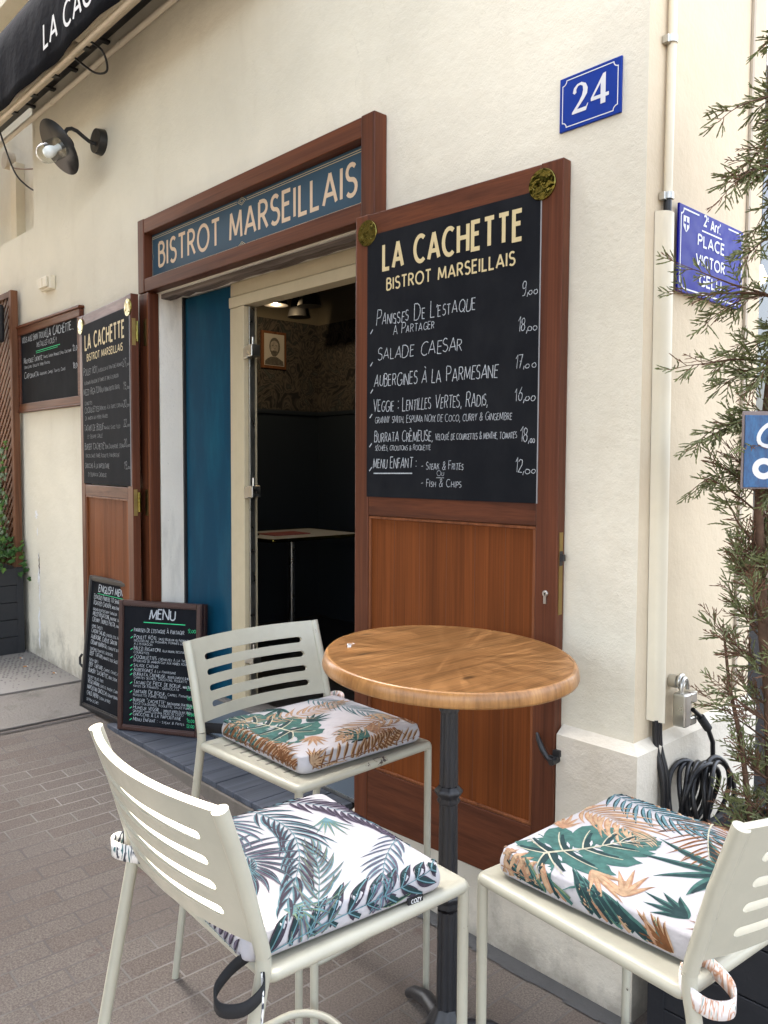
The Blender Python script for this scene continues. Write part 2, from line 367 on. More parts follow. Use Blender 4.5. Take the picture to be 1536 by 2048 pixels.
def line2(mb, F, pts, wd, o=.0007):
    L, R = ribbon(pts, wd); n = len(L)
    mb.add([F(a, b, o) for a, b in L]+[F(a, b, o) for a, b in R], [(i, n+i, n+i+1, i+1) for i in range(n-1)], False)
def poly2(mb, F, pts, o=.0007):
    mb.add([F(a, b, o) for a, b in pts], [tuple(range(len(pts)))], False)
def planeF(P0, P1, lean=0.0, z0=0.0):
    """vertical plane through plan points P0->P1 facing the street; lean tilts the top towards the wall"""
    a = Vector((*P0, 0)); b = Vector((*P1, 0)); u = (b-a).normalized(); nrm = Vector((u.y, -u.x, 0))
    up = Vector((0, 0, 1))*cos(lean)-nrm*sin(lean); n2 = nrm*cos(lean)+Vector((0, 0, 1))*sin(lean)
    return lambda x, z, o=0.0: a+u*x+Vector((0, 0, z0))+up*(z-z0)+n2*o
def fbox(mb, F, x0, x1, z0, z1, o0, o1):
    vs = [F(x, z, o) for o in (o0, o1) for z in (z0, z1) for x in (x0, x1)]
    mb.add(vs, [(0, 2, 3, 1), (4, 5, 7, 6), (0, 1, 5, 4), (2, 6, 7, 3), (0, 4, 6, 2), (1, 3, 7, 5)], False)
def fdisc(mb, F, cx, cz, r, o0, o1, n=32, bev=.0015):
    vs = []
    for rr, o in ((r, o0), (r, o1-bev), (r-bev, o1)):
        vs += [F(cx+rr*cos(2*pi*k/n), cz+rr*sin(2*pi*k/n), o) for k in range(n)]
    fs = [(i*n+k, i*n+(k+1) % n, (i+1)*n+(k+1) % n, (i+1)*n+k) for i in range(2) for k in range(n)]
    mb.add(vs, fs, True); mb.add(vs[-n:], [tuple(range(n))], False)

# ================================================================== THE SETTING
def gz(x):
    if x > -1.9: return 0.0
    if x > -5.1: return (-1.9-x)/3.2*.214
    if x > -6.0: return .214+(-5.1-x)/.9*.03
    return .244
def sheet(name, xs, ys, m, dz=0.0, thick=0):
    mb = MB(); xs = sorted(set(xs+[q for q in (-1.9, -5.1, -6.0) if xs[0] < q < xs[-1]]))
    for i in range(len(xs)-1):
        for j in range(len(ys)-1):
            mb.add([(xs[i], ys[j], gz(xs[i])+dz), (xs[i+1], ys[j], gz(xs[i+1])+dz), (xs[i+1], ys[j+1], gz(xs[i+1])+dz), (xs[i], ys[j+1], gz(xs[i])+dz)], [(0, 1, 2, 3)], False)
    o = mb.build(name, m); tag(o, kind='structure'); return o
M_pave = mat('clay paver', (.2, .16, .14, 1), .85, spec=.25); n = NT(M_pave)
v = n.coord((1, 1, 1), (0, 0, radians(90)))
br = n.n('ShaderNodeTexBrick'); n.l(v, br.inputs['Vector']); br.offset = .5
for k, x in (('Scale', 1.0), ('Mortar Size', .0042), ('Mortar Smooth', .5), ('Bias', 0.0), ('Brick Width', .27), ('Row Height', .088)): br.inputs[k].default_value = x
br.inputs['Color1'].default_value = (.158, .130, .109, 1); br.inputs['Color2'].default_value = (.188, .163, .140, 1); br.inputs['Mortar'].default_value = (.16, .145, .13, 1)
v0 = n.coord()
c = n.mix(n.ramp(n.noise(v0, 170, 4, .75), [(.40, (0, 0, 0)), (.62, (1, 1, 1))]), n.mix(1.0, br.outputs['Color'], (.50, .48, .47, 1), 'MULTIPLY'), br.outputs['Color'])
c = n.mix(n.ramp(n.noise(v0, 1.6, 6, .65), [(.35, (0, 0, 0)), (.75, (.6, .6, .6))]), c, (.12, .10, .088, 1))
c = n.mix(n.ramp(n.noise(v0, 7, 6, .7), [(.62, (0, 0, 0)), (.7, (.55, .55, .55))]), c, (.09, .055, .045, 1))
c = n.mix(n.ramp(n.noise(v0, 34, 4, .7), [(.70, (0, 0, 0)), (.73, (.8, .8, .8))]), c, (.035, .03, .027, 1))
# paler filled joints in patches, dark open ones elsewhere
pj = n.ramp(n.noise(v0, .9, 3, .5), [(.42, (0, 0, 0)), (.58, (1, 1, 1))])
jc = n.mix(pj, (.10, .088, .08, 1), (.25, .23, .21, 1)); _jf = n.n('ShaderNodeMath', operation='MULTIPLY'); n.l(br.outputs['Fac'], _jf.inputs[0]); n.l(n.ramp(n.noise(v0, 2.3, 5, .7), [(.3, (.6, .6, .6)), (.62, (1, 1, 1))]), _jf.inputs[1]); c = n.mix(_jf.outputs[0], c, jc); n.color(c)
inv = n.n('ShaderNodeMath', operation='SUBTRACT'); inv.inputs[0].default_value = 1; n.l(br.outputs['Fac'], inv.inputs[1])
b1 = n.bump(inv.outputs[0], .55, .006); n.bump(n.noise(v0, 260, 4, .7), .35, .003, b1)
M_slab = plaster('worn concrete', (.21, .192, .168, 1), 45, 1.6, (.06, .052, .045, 1), .8)
M_plate = mat('stud textured slab', (.2, .19, .18, 1), .7); n = NT(M_plate); v0 = n.coord()
vo = n.n('ShaderNodeTexVoronoi'); vo.inputs['Scale'].default_value = 26; vo.inputs['Randomness'].default_value = .35; n.l(n.coord((1, 1.6, 1), (0, 0, .6)), vo.inputs['Vector'])
f = n.ramp(vo.outputs['Distance'], [(.26, (1, 1, 1)), (.36, (0, 0, 0))])
c = n.mix(f, (.20, .188, .172, 1), (.07, .066, .062, 1)); c = n.mix(n.ramp(n.noise(v0, 5, 6, .7), [(.5, (0, 0, 0)), (.75, (.7, .7, .7))]), c, (.22, .20, .17, 1)); n.color(c); n.bump(f, .5, .004)
M_drain = mat('dark drain slot', (.05, .045, .042, 1), .9)
M_kerb = plaster('step stone', (.17, .145, .12, 1), 90, .4, (.06, .05, .04, 1), .6)
sheet('ground', [-60, -30, -14, -9, -4.0, 0, 3, 12, 40], [-60, -20, -6, -2, 0, 1, 2.1, 3.2, 40], M_pave)
sheet('pavement', [-5.08, -4.53], [-3, 0, 2.1], M_slab, .004)
sheet('textured_pavement', [-9, -5.10], [-3, 0, 2.1], M_plate, .004)
mb = MB()
for x0, x1 in ((-5.105, -5.075), (-4.535, -4.52), (-4.485, -4.468)):
    for xa, xb in ((x0, x1),): mb.add([(xa, -3, gz(xa)+.0065), (xb, -3, gz(xb)+.0065), (xb, 2.1, gz(xb)+.0065), (xa, 2.1, gz(xa)+.0065)], [(0, 1, 2, 3)], False)
tag(mb.build('drain_channel', M_drain), kind='structure')
mb = MB()
for k in range(9):
    xa, xb = -2.2+k*.12, -2.2+(k+1)*.12
    mb.add([(xa, 2.005+rnd.uniform(-.008, .008), gz(xa)+.004), (xb, 2.005+rnd.uniform(-.008, .008), gz(xb)+.004), (xb, 2.068, gz(xb)+.004), (xa, 2.068, gz(xa)+.004)], [(0, 1, 2, 3)], False)
tag(mb.build('gutter', plaster('damp gutter mortar', (.085, .085, .085, 1), 50, .6, (.03, .03, .03, 1), .6)), kind='structure')

# ------------------------------------------------------------------ the building
D = 2.10
bld = thing('bistro_building', 'cream plastered corner building with an open doorway and mahogany shutters', 'building', (-3.2, D, 0))
TOP = 8.33
def grid_wall(mb, xs, zs, hole, y):
    for i in range(len(xs)-1):
        for j in range(len(zs)-1):
            if hole(.5*(xs[i]+xs[i+1]), .5*(zs[j]+zs[j+1])): continue
            mb.add([(xs[i], y, zs[j]), (xs[i+1], y, zs[j]), (xs[i+1], y, zs[j+1]), (xs[i], y, zs[j+1])], [(0, 1, 2, 3)], False)
mb = MB()
grid_wall(mb, [-16, -7.6, -5.79, -4.02, -2.42, -1.2], [-.1, 2.505, 3.22, 4.9, TOP],
          lambda x, z: (-4.02 < x < -2.42 and z < 2.505) or (-7.6 < x < -5.79 and 3.22 < z < 4.9), D)
nb = D+.3                                                                  # the niche
mb.add([(-7.6, nb, 3.22), (-5.5, nb, 3.22), (-5.5, nb, 4.9), (-7.6, nb, 4.9)], [(0, 1, 2, 3)], False)
mb.add([(-5.79, D, 3.22), (-5.79, nb, 3.22), (-5.79, nb, 4.9), (-5.79, D, 4.9)], [(0, 1, 2, 3)], False)
mb.add([(-7.6, D, 3.22), (-5.79, D, 3.22), (-5.79, nb, 3.22), (-7.6, nb, 3.22)], [(0, 1, 2, 3)], False)
mb.add([(-7.6, D, 4.9), (-5.79, D, 4.9), (-5.79, nb, 4.9), (-7.6, nb, 4.9)], [(0, 1, 2, 3)], False); mb.add([(-7.6, D, 3.22), (-7.6, nb, 3.22), (-7.6, nb, 4.9), (-7.6, D, 4.9)], [(0, 1, 2, 3)], False)
mb.add([(-16, D, TOP), (-1.2, D, TOP), (-1.2, 12, TOP), (-16, 12, TOP)], [(0, 1, 2, 3)], False)
mb.build('wall', M_wall, bld)
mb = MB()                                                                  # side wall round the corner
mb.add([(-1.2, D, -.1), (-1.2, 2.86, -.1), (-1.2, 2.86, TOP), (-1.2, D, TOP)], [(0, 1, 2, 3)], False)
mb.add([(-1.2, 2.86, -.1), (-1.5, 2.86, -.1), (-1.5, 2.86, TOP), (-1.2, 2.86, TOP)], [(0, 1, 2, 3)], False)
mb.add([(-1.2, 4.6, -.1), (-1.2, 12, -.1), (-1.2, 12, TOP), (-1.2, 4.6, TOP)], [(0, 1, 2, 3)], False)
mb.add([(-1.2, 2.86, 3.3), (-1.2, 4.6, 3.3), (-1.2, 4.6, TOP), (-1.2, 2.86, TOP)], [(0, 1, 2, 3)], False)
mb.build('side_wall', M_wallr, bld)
mb = MB(); mb.add([(-1.5, 2.86, -.1), (-1.5, 4.6, -.1), (-1.5, 4.6, 3.3), (-1.5, 2.86, 3.3)], [(0, 1, 2, 3)], False)
mb.add([(-1.5, 4.6, -.1), (-1.2, 4.6, -.1), (-1.2, 4.6, 3.3), (-1.5, 4.6, 3.3)], [(0, 1, 2, 3)], False)
mb.build('shop_window', mat('dark shop glass', (.012, .014, .016, 1), .08), bld)
mb = MB(); mb.box(-1.198, -1.19, 2.735, 2.75, .85, TOP-.1); mb.build('groove', mat('groove shade', (.42, .36, .28, 1), .9), bld)
mb = MB()                                                                  # plinth with its sloping ledge
Y0 = 2.066
mb.add([(-1.441, Y0, -.1), (-1.168, Y0, -.1), (-1.168, Y0, .782), (-1.441, Y0, .782), (-1.2, D, .806), (-1.441, D, .806)], [(0, 1, 2, 3), (3, 2, 4, 5)], False)
mb.add([(-1.168, Y0, -.1), (-1.168, 2.86, -.1), (-1.168, 2.86, .782), (-1.168, Y0, .782), (-1.2, 2.86, .806), (-1.2, D, .806)], [(0, 1, 2, 3), (3, 2, 4, 5)], False)
mb.add([(-2.4, Y0, -.1), (-1.441, Y0, -.1), (-1.441, Y0, .24), (-2.4, Y0, .24), (-1.441, D, .255), (-2.4, D, .255)], [(0, 1, 2, 3), (3, 2, 4, 5)], False)
mb.build('plinth', M_plinth, bld)
mb = MB()                                                                  # reveals of the doorway
DY = 2.24
mb.add([(-4.02, D, 0), (-4.02, DY+.1, 0), (-4.02, DY+.1, 2.505), (-4.02, D, 2.505)], [(0, 1, 2, 3)], False)
mb.add([(-2.42, D, 0), (-2.42, DY+.1, 0), (-2.42, DY+.1, 2.505), (-2.42, D, 2.505)], [(0, 1, 2, 3)], False)
mb.add([(-4.02, D, 2.505), (-2.42, D, 2.505), (-2.42, DY+.1, 2.505), (-4.02, DY+.1, 2.505)], [(0, 1, 2, 3)], False)
mb.build('door_reveal', M_jamb, bld)
mb = MB()                                                                  # rough old lintel beam under the sign frame
p = [(-4.02+1.6*i/24, rnd.uniform(-.006, .006)) for i in range(25)]
for i in range(24):
    (xa, ja), (xb, jb) = p[i], p[i+1]
    mb.add([(xa, 2.112, 2.503), (xb, 2.112, 2.503), (xb, 2.112, 2.480+jb), (xa, 2.112, 2.480+ja), (xb, 2.165, 2.478+jb), (xa, 2.165, 2.478+ja), (xb, 2.165, 2.503), (xa, 2.165, 2.503)], [(0, 1, 2, 3), (3, 2, 4, 5), (5, 4, 6, 7)], False)
mb.build('lintel', wood('weathered lintel', 'X', (.03, .018, .014, 1), (.25, .21, .18, 1), .8, coat=0), bld)
# door: fixed blue panel, cream frame, step, glass fittings
mb = MB(); mb.box(-4.003, -3.545, 2.245, 2.285, .386, 2.497); mb.build('door_side_panel', M_blue, bld, .003)
mb = MB(); mb.box(-4.018, -4.004, 2.232, 2.29, .386, 2.503); mb.build('panel_gap_strip', M_black, bld)  # black strip filling the gap between jamb and blue panel
fr = MB()
fr.box(-3.544, -3.475, 2.235, 2.30, .386, 2.378); fr.box(-3.473, -3.41, 2.228, 2.305, .386, 2.378)
fr.box(-3.544, -2.422, 2.228, 2.305, 2.38, 2.432); fr.box(-3.544, -2.422, 2.238, 2.30, 2.436, 2.503)
fr.box(-2.56, -2.422, 2.228, 2.305, .386, 2.378)
dfr = fr.build('door_frame', M_cream, bld, .003)
mb = MB(); mb.box(-3.405, -3.393, 2.25, 2.28, .39, 2.375); mb.build('glass_edge_strip', M_steel, dfr, .001)
for zz in (2.12, 1.44, .62):
    mb = MB(); mb.box(-3.409, -3.375, 2.222, 2.262, zz, zz+.055); mb.box(-3.372, -3.325, 2.216, 2.266, zz+.006, zz+.062)
    mb.tube([(-3.35, 2.24, zz+.06), (-3.35, 2.24, zz+.10)], .006); mb.build('hinge', M_steel, dfr, .003)
mb = MB(); mb.box(-4.02, -2.42, 2.212, 2.236, .181, .384); mb.build('step_riser', mat('slate blue riser', (.11, .135, .16, 1), .5), bld)
mb = MB(); mb.box(-4.02, -2.42, 2.203, 2.2115, .181, .193); mb.build('step_trim', M_steel, bld)
mb = MB(); mb.box(-4.02, -2.42, 2.205, 2.34, .3845, .396); mb.build('door_sill', M_slab, bld, .002)
# threshold step with deck boards
step = thing('door_step', 'slate grey plank step on a stone kerb below the bistro doorway', 'step', (-3.25, 2.04, .1))
mb = MB(); mb.box(-4.27, -2.2, 1.882, 2.0985, -.05, .150); mb.box(-4.018, -2.422, 2.0995, 2.21, -.05, .150); mb.build('kerb', M_kerb, step, .006)
mb = MB(); x = -4.265
while x < -2.22:
    x1 = min(x+.142, -2.205); y1 = 2.21 if (x > -4.02 and x1 < -2.42) else 2.097
    mb.box(x, x1-.005, 1.890, y1, .1505, .178+rnd.uniform(-.001, .001)); x += .142
mb.build('deck_boards', M_deck, step, .003)

# ---- the dim room behind the doorway
IY, FZ = 2.345, .386
RX0, RX1, RY1, RZ1 = -5.2, -2.05, 4.1, 3.3
M_paper = mat('dark palm wallpaper', (.03, .03, .03, 1), .8); n = NT(M_paper); v0 = n.coord()
wv = n.noise(n.coord((1, 1, .8)), 5.5, 2, .5, 2.8)
c = n.ramp(wv, [(.36, (.008, .009, .011)), (.44, (.075, .063, .05)), (.5, (.012, .014, .016)), (.56, (.085, .07, .058)), (.62, (.012, .016, .018)), (.70, (.05, .054, .05))])
n.color(c)
room = MB()
room.add([(RX0, IY, FZ), (RX1, IY, FZ), (RX1, RY1, FZ), (RX0, RY1, FZ)], [(0, 1, 2, 3)], False); room.build('room_floor', mat('dark tiles', (.022, .02, .02, 1), .35), bld)
room = MB(); room.add([(RX0, IY, RZ1), (RX1, IY, RZ1), (RX1, RY1, RZ1), (RX0, RY1, RZ1)], [(0, 1, 2, 3)], False)
room.add([(RX0, IY, 2.72), (RX0, RY1, 2.72), (RX0, RY1, RZ1), (RX0, IY, RZ1)], [(0, 1, 2, 3)], False)
room.add([(RX0, RY1, 2.72), (RX1, RY1, 2.72), (RX1, RY1, RZ1), (RX0, RY1, RZ1)], [(0, 1, 2, 3)], False); room.build('room_ceiling', M_darkw, bld)
room = MB()
room.add([(RX0, IY, 2.0), (RX0, RY1, 2.0), (RX0, RY1, 2.72), (RX0, IY, 2.72)], [(0, 1, 2, 3)], False)
room.add([(RX0, RY1, 2.0), (RX1, RY1, 2.0), (RX1, RY1, 2.72), (RX0, RY1, 2.72)], [(0, 1, 2, 3)], False); room.build('wallpaper', M_paper, bld)
room = MB()
room.add([(RX0, IY, FZ), (RX0, RY1, FZ), (RX0, RY1, 2.0), (RX0, IY, 2.0)], [(0, 1, 2, 3)], False)
room.add([(RX0, RY1, FZ), (RX1, RY1, FZ), (RX1, RY1, 2.0), (RX0, RY1, 2.0)], [(0, 1, 2, 3)], False)
room.add([(RX1, IY, FZ), (RX1, RY1, FZ), (RX1, RY1, RZ1), (RX1, IY, RZ1)], [(0, 1, 2, 3)], False)
grid_wall(room, [RX0, -4.02, -2.42, RX1], [FZ, 2.505, RZ1], lambda x, z: -4.02 < x < -2.42 and z < 2.5, IY); room.build('dark_panelling', M_dark, bld)
mb = MB(); mb.box(RX0+.003, RX0+.02, IY+.02, RY1, 2.0, 2.03); mb.box(RX0+.02, RX1, RY1-.02, RY1-.003, 2.0, 2.03); mb.build('dado_rail', M_dark, bld)
# inner door on the back wall with a brass handle
idr = MB(); idr.box(-4.60, -3.86, RY1-.05, RY1-.004, FZ+.002, 1.995); idr.build('inner_door', M_dark, bld, .004)
io = [o for o in bld.children if o.name == 'inner_door'][0]
mb = MB(); mb.box(-3.93, -3.91, RY1-.062, RY1-.0505, 1.30, 1.48); mb.tube([(-3.92, RY1-.062, 1.42), (-3.92, RY1-.10, 1.42), (-4.02, RY1-.10, 1.42)], .007); mb.build('handle', M_brassd, io, .002)
mb = MB(); mb.box(-3.85, -3.82, RY1-.03, RY1-.0035, FZ+.003, 1.995); mb.build('door_jamb', M_beige, io)
mb = MB(); mb.box(-5.0, -4.65, RY1-.03, RY1-.004, 1.0, 1.99); mb.box(-4.64, -4.615, RY1-.025, RY1-.004, 1.2, 1.99); mb.build('inner_shelf_unit', M_dark, bld)

# interior things
it = thing('bistro_table', 'small grey table with brass edge standing inside the dark bistro', 'table', (-4.57, 3.37, FZ))
mb = MB()
def rrect(x0, x1, y0, y1, r, k=5):
    o = []
    for cx, cy, a in ((x1-r, y1-r, 0), (x0+r, y1-r, 90), (x0+r, y0+r, 180), (x1-r, y0+r, 270)):
        o += [(cx+r*cos(radians(a+90*i/k)), cy+r*sin(radians(a+90*i/k))) for i in range(k+1)]
    return o
mb.prism(rrect(-4.88, -4.27, 2.99, 3.76, .04), 1.118, 1.131); mb.build('table_top', mat('grey laminate', (.55, .58, .60, 1), .3), it)
mb = MB(); q = rrect(-4.884, -4.266, 2.986, 3.764, .044)
mb.tube([(a, b, 1.120) for a, b in q], .012, 6, closed=True, flat=(.012, .004)); mb.build('brass_edge', M_brass, it)
mb = MB(); mb.tube([(-4.57, 3.37, .40), (-4.57, 3.37, 1.117)], .022, 14); mb.build('pedestal', M_steel, it)
mb = MB(); mb.lathe([(.20, 0), (.20, .008), (.03, .016), (.024, .03)], (-4.57, 3.37, FZ+.001), 28); mb.build('base', M_iron, it)
cr = MB(); cr.box(-4.66, -4.46, 3.15, 3.45, 1.1315, 1.139); tag(rebase(cr.build('menu_card', emis('x', (0, 0, 0, 1), 0) if 0 else mat('red printed card', (.30, .09, .09, 1), .5)), (-4.5, 3.35, 1.1315)), 'red printed card lying on the table inside the bistro', 'card')
mh = thing('menu_holder', 'thin black upright menu stand at the near end of the inside table', 'menu stand', (-4.62, 3.08, 1.131))
mb = MB(); mb.box(-4.66, -4.58, 3.05, 3.11, 1.132, 1.145); mb.build('foot', M_black, mh, .003)
mb = MB(); mb.box(-4.65, -4.59, 3.076, 3.084, 1.1452, 1.45); mb.build('card_frame', M_black, mh, .001)
# framed portrait on the left inner wall
pf = thing('portrait_frame', 'small framed grey portrait of a bearded man on dark wallpaper', 'picture', (RX0, 3.655, 2.34))
Fp = lambda x, z, o=0.0: Vector((RX0+.004+o, 3.655+.78*x, 2.355+.74*z))
mb = MB(); fbox(mb, Fp, -.145, .145, -.02, .36, 0, .02); mb.build('frame', M_lat, pf, .003)
mb = MB(); fbox(mb, Fp, -.118, .118, .010, .332, .0202, .0215); mb.build('paper', mat('photo paper', (.40, .385, .36, 1), .6), pf)
M_prt = mat('grey portrait print', (.3, .3, .3, 1), .6); n = NT(M_prt); n.color(n.ramp(n.noise(n.coord(), 60, 4, .6), [(.3, (.045, .042, .04)), (.7, (.12, .112, .10))]))
M_prl = mat('light portrait print', (.3, .3, .3, 1), .6); n = NT(M_prl); n.color(n.ramp(n.noise(n.coord(), 40, 4, .6), [(.3, (.17, .155, .14)), (.7, (.36, .335, .30))]))
ell = lambda cx, cz, a, b, n=20: [(cx+a*cos(2*pi*i/n), cz+b*sin(2*pi*i/n)) for i in range(n)]
mb = MB(); mb.mi = 0; poly2(mb, Fp, [(-.112, .014), (.112, .014), (.105, .06), (.06, .085), (.03, .10), (-.04, .10), (-.075, .082), (-.108, .055)], .0217)
poly2(mb, Fp, ell(.004, .205, .064, .092), .0219); mb.mi = 1; poly2(mb, Fp, [(-.042, .24), (-.02, .262), (.02, .264), (.044, .238), (.047, .19), (.036, .14), (.012, .115), (-.018, .116), (-.038, .142), (-.046, .19)], .0221)
mb.mi = 0
for q_ in ([(-.046, .17), (-.03, .155), (-.012, .165), (.014, .165), (.034, .155), (.047, .17), (.038, .125), (.012, .103), (-.02, .104), (-.04, .128)], [(-.034, .216), (-.010, .221), (-.010, .214), (-.030, .209)], [(.036, .216), (.012, .221), (.012, .214), (.032, .209)], [(-.006, .185), (.012, .185), (.006, .178), (0, .178)]): poly2(mb, Fp, q_, .0223+.0001*len(q_))
mb.build('portrait', [M_prt, M_prl], pf)
pw = thing('wall_picture', 'pale framed print high on the wall above the palm wallpaper', 'picture', (RX0, 3.25, 2.75))
mb = MB(); mb.box(RX0+.004, RX0+.02, 3.05, 3.50, 2.76, 3.1); mb.build('frame', M_lat, pw, .003); mb = MB(); mb.box(RX0+.0202, RX0+.022, 3.08, 3.47, 2.79, 3.07); mb.build('print', mat('pale print', (.3, .32, .32, 1), .5), pw)
M_warm = emis('lit lamp shade lining', (1.0, .42, .03, 1), .17)
for i, (x, y, z, lit) in enumerate(((-4.37, 3.10, 2.63, 1), (-4.47, 3.36, 2.60, 0), (-4.20, 3.24, 2.62, 0))):
    lp = thing('pendant_lamp', ['lit pendant lamp glowing yellow inside the dark bistro', 'lower black cone pendant lamp directly below the glowing lamp', 'black cone pendant lamp right of the glowing lamp'][i], 'pendant lamp', (x, y, z), 'pendant lamps inside the bistro')
    mb = MB(); mb.lathe([(.078, 0), (.028, .20), (.012, .22)], (x, y, z), 28); mb.lathe([(.075, .003), (.027, .195)], (x, y, z), 28); mb.build('lamp_shade', M_black, lp)
    mb = MB(); mb.tube([(x, y, z+.215), (x, y, RZ1-.002)], .004, 6); mb.build('cord', M_cable, lp)
    if lit:
        ld = bpy.data.lights.new('pendant_light', 'POINT'); ld.energy = 1.6; ld.color = (1, .72, .4); ld.shadow_soft_size = .008; lo = bpy.data.objects.new('pendant_light', ld); COL.objects.link(lo); lo.parent = lp; lo.location = (0, 0, -.012)
    mb = MB(); mb.lathe([(.0, .02), (.07, .018)], (x, y, z), 24) if lit else mb.lathe([(.0, .03), (.02, .04), (.02, .09), (.0, .1)], (x, y, z), 12); mb.build('diffuser' if lit else 'bulb', M_warm if lit else M_bulb, lp)
for i, zz in enumerate((1.98, 1.60)):
    gl = thing('globe_lamp', ['upper white globe wall lamp beside the inner doorway', 'lower white globe wall lamp beside the inner doorway'][i], 'wall lamp', (RX0, 3.02, zz), 'white globe lamps inside')
    mb = MB(); mb.lathe([(0, -.075), (.05, -.058), (.075, 0), (.05, .058), (0, .075)], (RX0+.10, 3.02, zz), 20); g = mb.build('globe', mat('opal glass', (.35, .34, .32, 1), .3), gl)
    mb = MB(); mb.tube([(RX0+.004, 3.02, zz), (RX0+.03, 3.02, zz)], .04, 14); mb.build('wall_mount', M_brassd, gl)
# bar shelf with bottles and a mirror
sh = thing('bar_shelf', 'dark bar shelf with bottles and hanging glasses at the back wall', 'shelf', (-3.2, RY1-.1, 2.03))
mb = MB(); mb.box(-3.98, -2.2, RY1-.22, RY1-.021, 2.032, 2.05); mb.box(-3.75, -2.2, RY1-.22, RY1-.004, 1.55, 1.565); mb.build('board', M_dark, sh)
mb = MB(); mb.box(-3.76, -3.74, RY1-.22, RY1-.2, FZ+.01, 2.031); mb.build('post', M_brassd, sh)
M_mir = mat('mirror', (.75, .78, .74, 1), .08, 1.0)
mr = thing('bar_mirror', 'bright gold framed mirror behind the bottles of the bar', 'mirror', (-3.45, RY1, 2.2))
mb = MB(); mb.box(-3.62, -3.0, RY1-.03, RY1-.004, 2.20, 2.70); mb.build('frame', M_brassd, mr, .003); mb = MB(); mb.box(-3.585, -3.05, RY1-.032, RY1-.0302, 2.23, 2.67); mb.build('glass', M_mir, mr)
BT = ['squat bottle with pale label on the bar shelf', 'tall gold topped bottle on the bar shelf', 'dark slim bottle on the bar shelf below the mirror', 'brown bottle on the bar shelf near the shutter', 'clear bottle on the bar shelf at its right']
for i, (x, h, r, c, lab) in enumerate(((-3.93, .13, .045, (.05, .05, .05, 1), (.3, .3, .27, 1)), (-3.82, .36, .042, (.03, .035, .02, 1), (.5, .42, .35, 1)), (-3.66, .31, .034, (.02, .015, .015, 1), (.05, .04, .04, 1)), (-3.56, .27, .036, (.05, .025, .012, 1), (.3, .25, .18, 1)), (-3.47, .30, .035, (.2, .22, .2, 1), (.4, .4, .38, 1)))):
    bt = thing('bottle', BT[i], 'bottle', (x, RY1-.12, 2.051), 'bottles on the bar shelf')
    mb = MB(); mb.lathe([(r, 0), (r, h*.58), (r*.35, h*.72), (r*.33, h)], (x, RY1-.12, 2.051), 16); mb.build('glass', mat('bottle glass', c, .15), bt)
    mb = MB(); mb.lathe([(r+.0008, h*.15), (r+.0008, h*.48)], (x, RY1-.12, 2.051), 16); mb.build('label', mat('bottle label', lab, .7), bt)

LINES = []
def hand(F, s, x0, z0, h, x1=None, wd=.075, slope=0, j=.022, small=.74):
    wd *= .74
    m = MB(); LINES.append(m); return letter(m, F, s, x0, z0, h, x1, wd=wd, track=.17, hand=j, small=small, slope=slope, space=.46)
def flush(name, m, parent):
    for q in LINES: q.build(name, m, parent)
    LINES.clear()
def each(name, m, parent, bevel, *boxes):
    for f in boxes:
        q = MB(); f(q); q.build(name, m, parent, bevel)
# ================================================================== SIGNS AND SHUTTERS ON THE FACADE
sg = thing('shop_sign', 'mahogany framed blue BISTROT MARSEILLAIS sign above the doorway', 'sign', (-3.19, D, 2.51))
ya, yb = 2.035, 2.0985
each('frame_rail', M_wx, sg, .004, lambda q: q.box(-4.062, -2.330, ya+.002, yb, 2.815, 2.890), lambda q: q.box(-4.062, -2.330, ya+.002, yb, 2.511, 2.580))
each('frame_stile', M_wz, sg, .004, lambda q: q.box(-4.130, -4.064, ya, yb, 2.509, 2.892), lambda q: q.box(-2.328, -2.254, ya, yb, 2.509, 2.892))
mb = MB(); mb.box(-4.062, -2.330, 2.084, 2.097, 2.582, 2.813); mb.build('panel', M_signb, sg)
Fs = planeF((-4.10, 2.084), (-2.26, 2.084)); sx = lambda s: s*.9975
mb = MB(); letter(mb, Fs, 'BISTROT MARSEILLAIS', .115, 2.640, .118, 1.69, wd=.145, track=.23, space=.50); mb.build('lettering', M_peach, sg)
mb = MB()
for z, dz in ((2.800, .009), (2.791, .004), (2.592, .004), (2.600, .003)):
    line2(mb, Fs, [(.045, z), (.86, z)], .0022, .0008); line2(mb, Fs, [(.94, z), (1.755, z)], .0022, .0008)
for z in (2.795, 2.597):
    for k in (.022, .012): line2(mb, Fs, [(.90-k*1.5, z), (.90, z+k*.8), (.90+k*1.5, z)], .002, .0009); line2(mb, Fs, [(.90-k*1.5, z), (.90, z-k*.8), (.90+k*1.5, z)], .002, .001)
line2(mb, Fs, [(.046, 2.592), (.046, 2.68)], .0022, .0011); line2(mb, Fs, [(.046, 2.72), (.046, 2.80)], .0022, .0011)
line2(mb, Fs, [(.046, 2.68), (.056, 2.70), (.046, 2.72)], .002, .0012); mb.build('gold_border', M_gold, sg)

df = thing('shutter_post', 'tall mahogany door post left of the doorway carrying the shutter hinges', 'door post', (-4.08, D, .2))
mb = MB(); mb.box(-4.130, -4.022, ya+.003, yb, .19, 2.507); mb.build('post', M_wz, df, .005)
mb = MB(); mb.box(-4.036, -4.0225, ya+.0005, ya+.0028, .2, 2.50); mb.build('bead', M_lz, df, .001)
mb = MB(); mb.box(-2.418, -2.31, 2.088, 2.0975, .25, 2.507); rp = thing('door_post', 'mahogany door post right of the doorway behind the open shutter', 'door post', (-2.36, D, .25)); mb.build('post', M_wz, rp, .004)

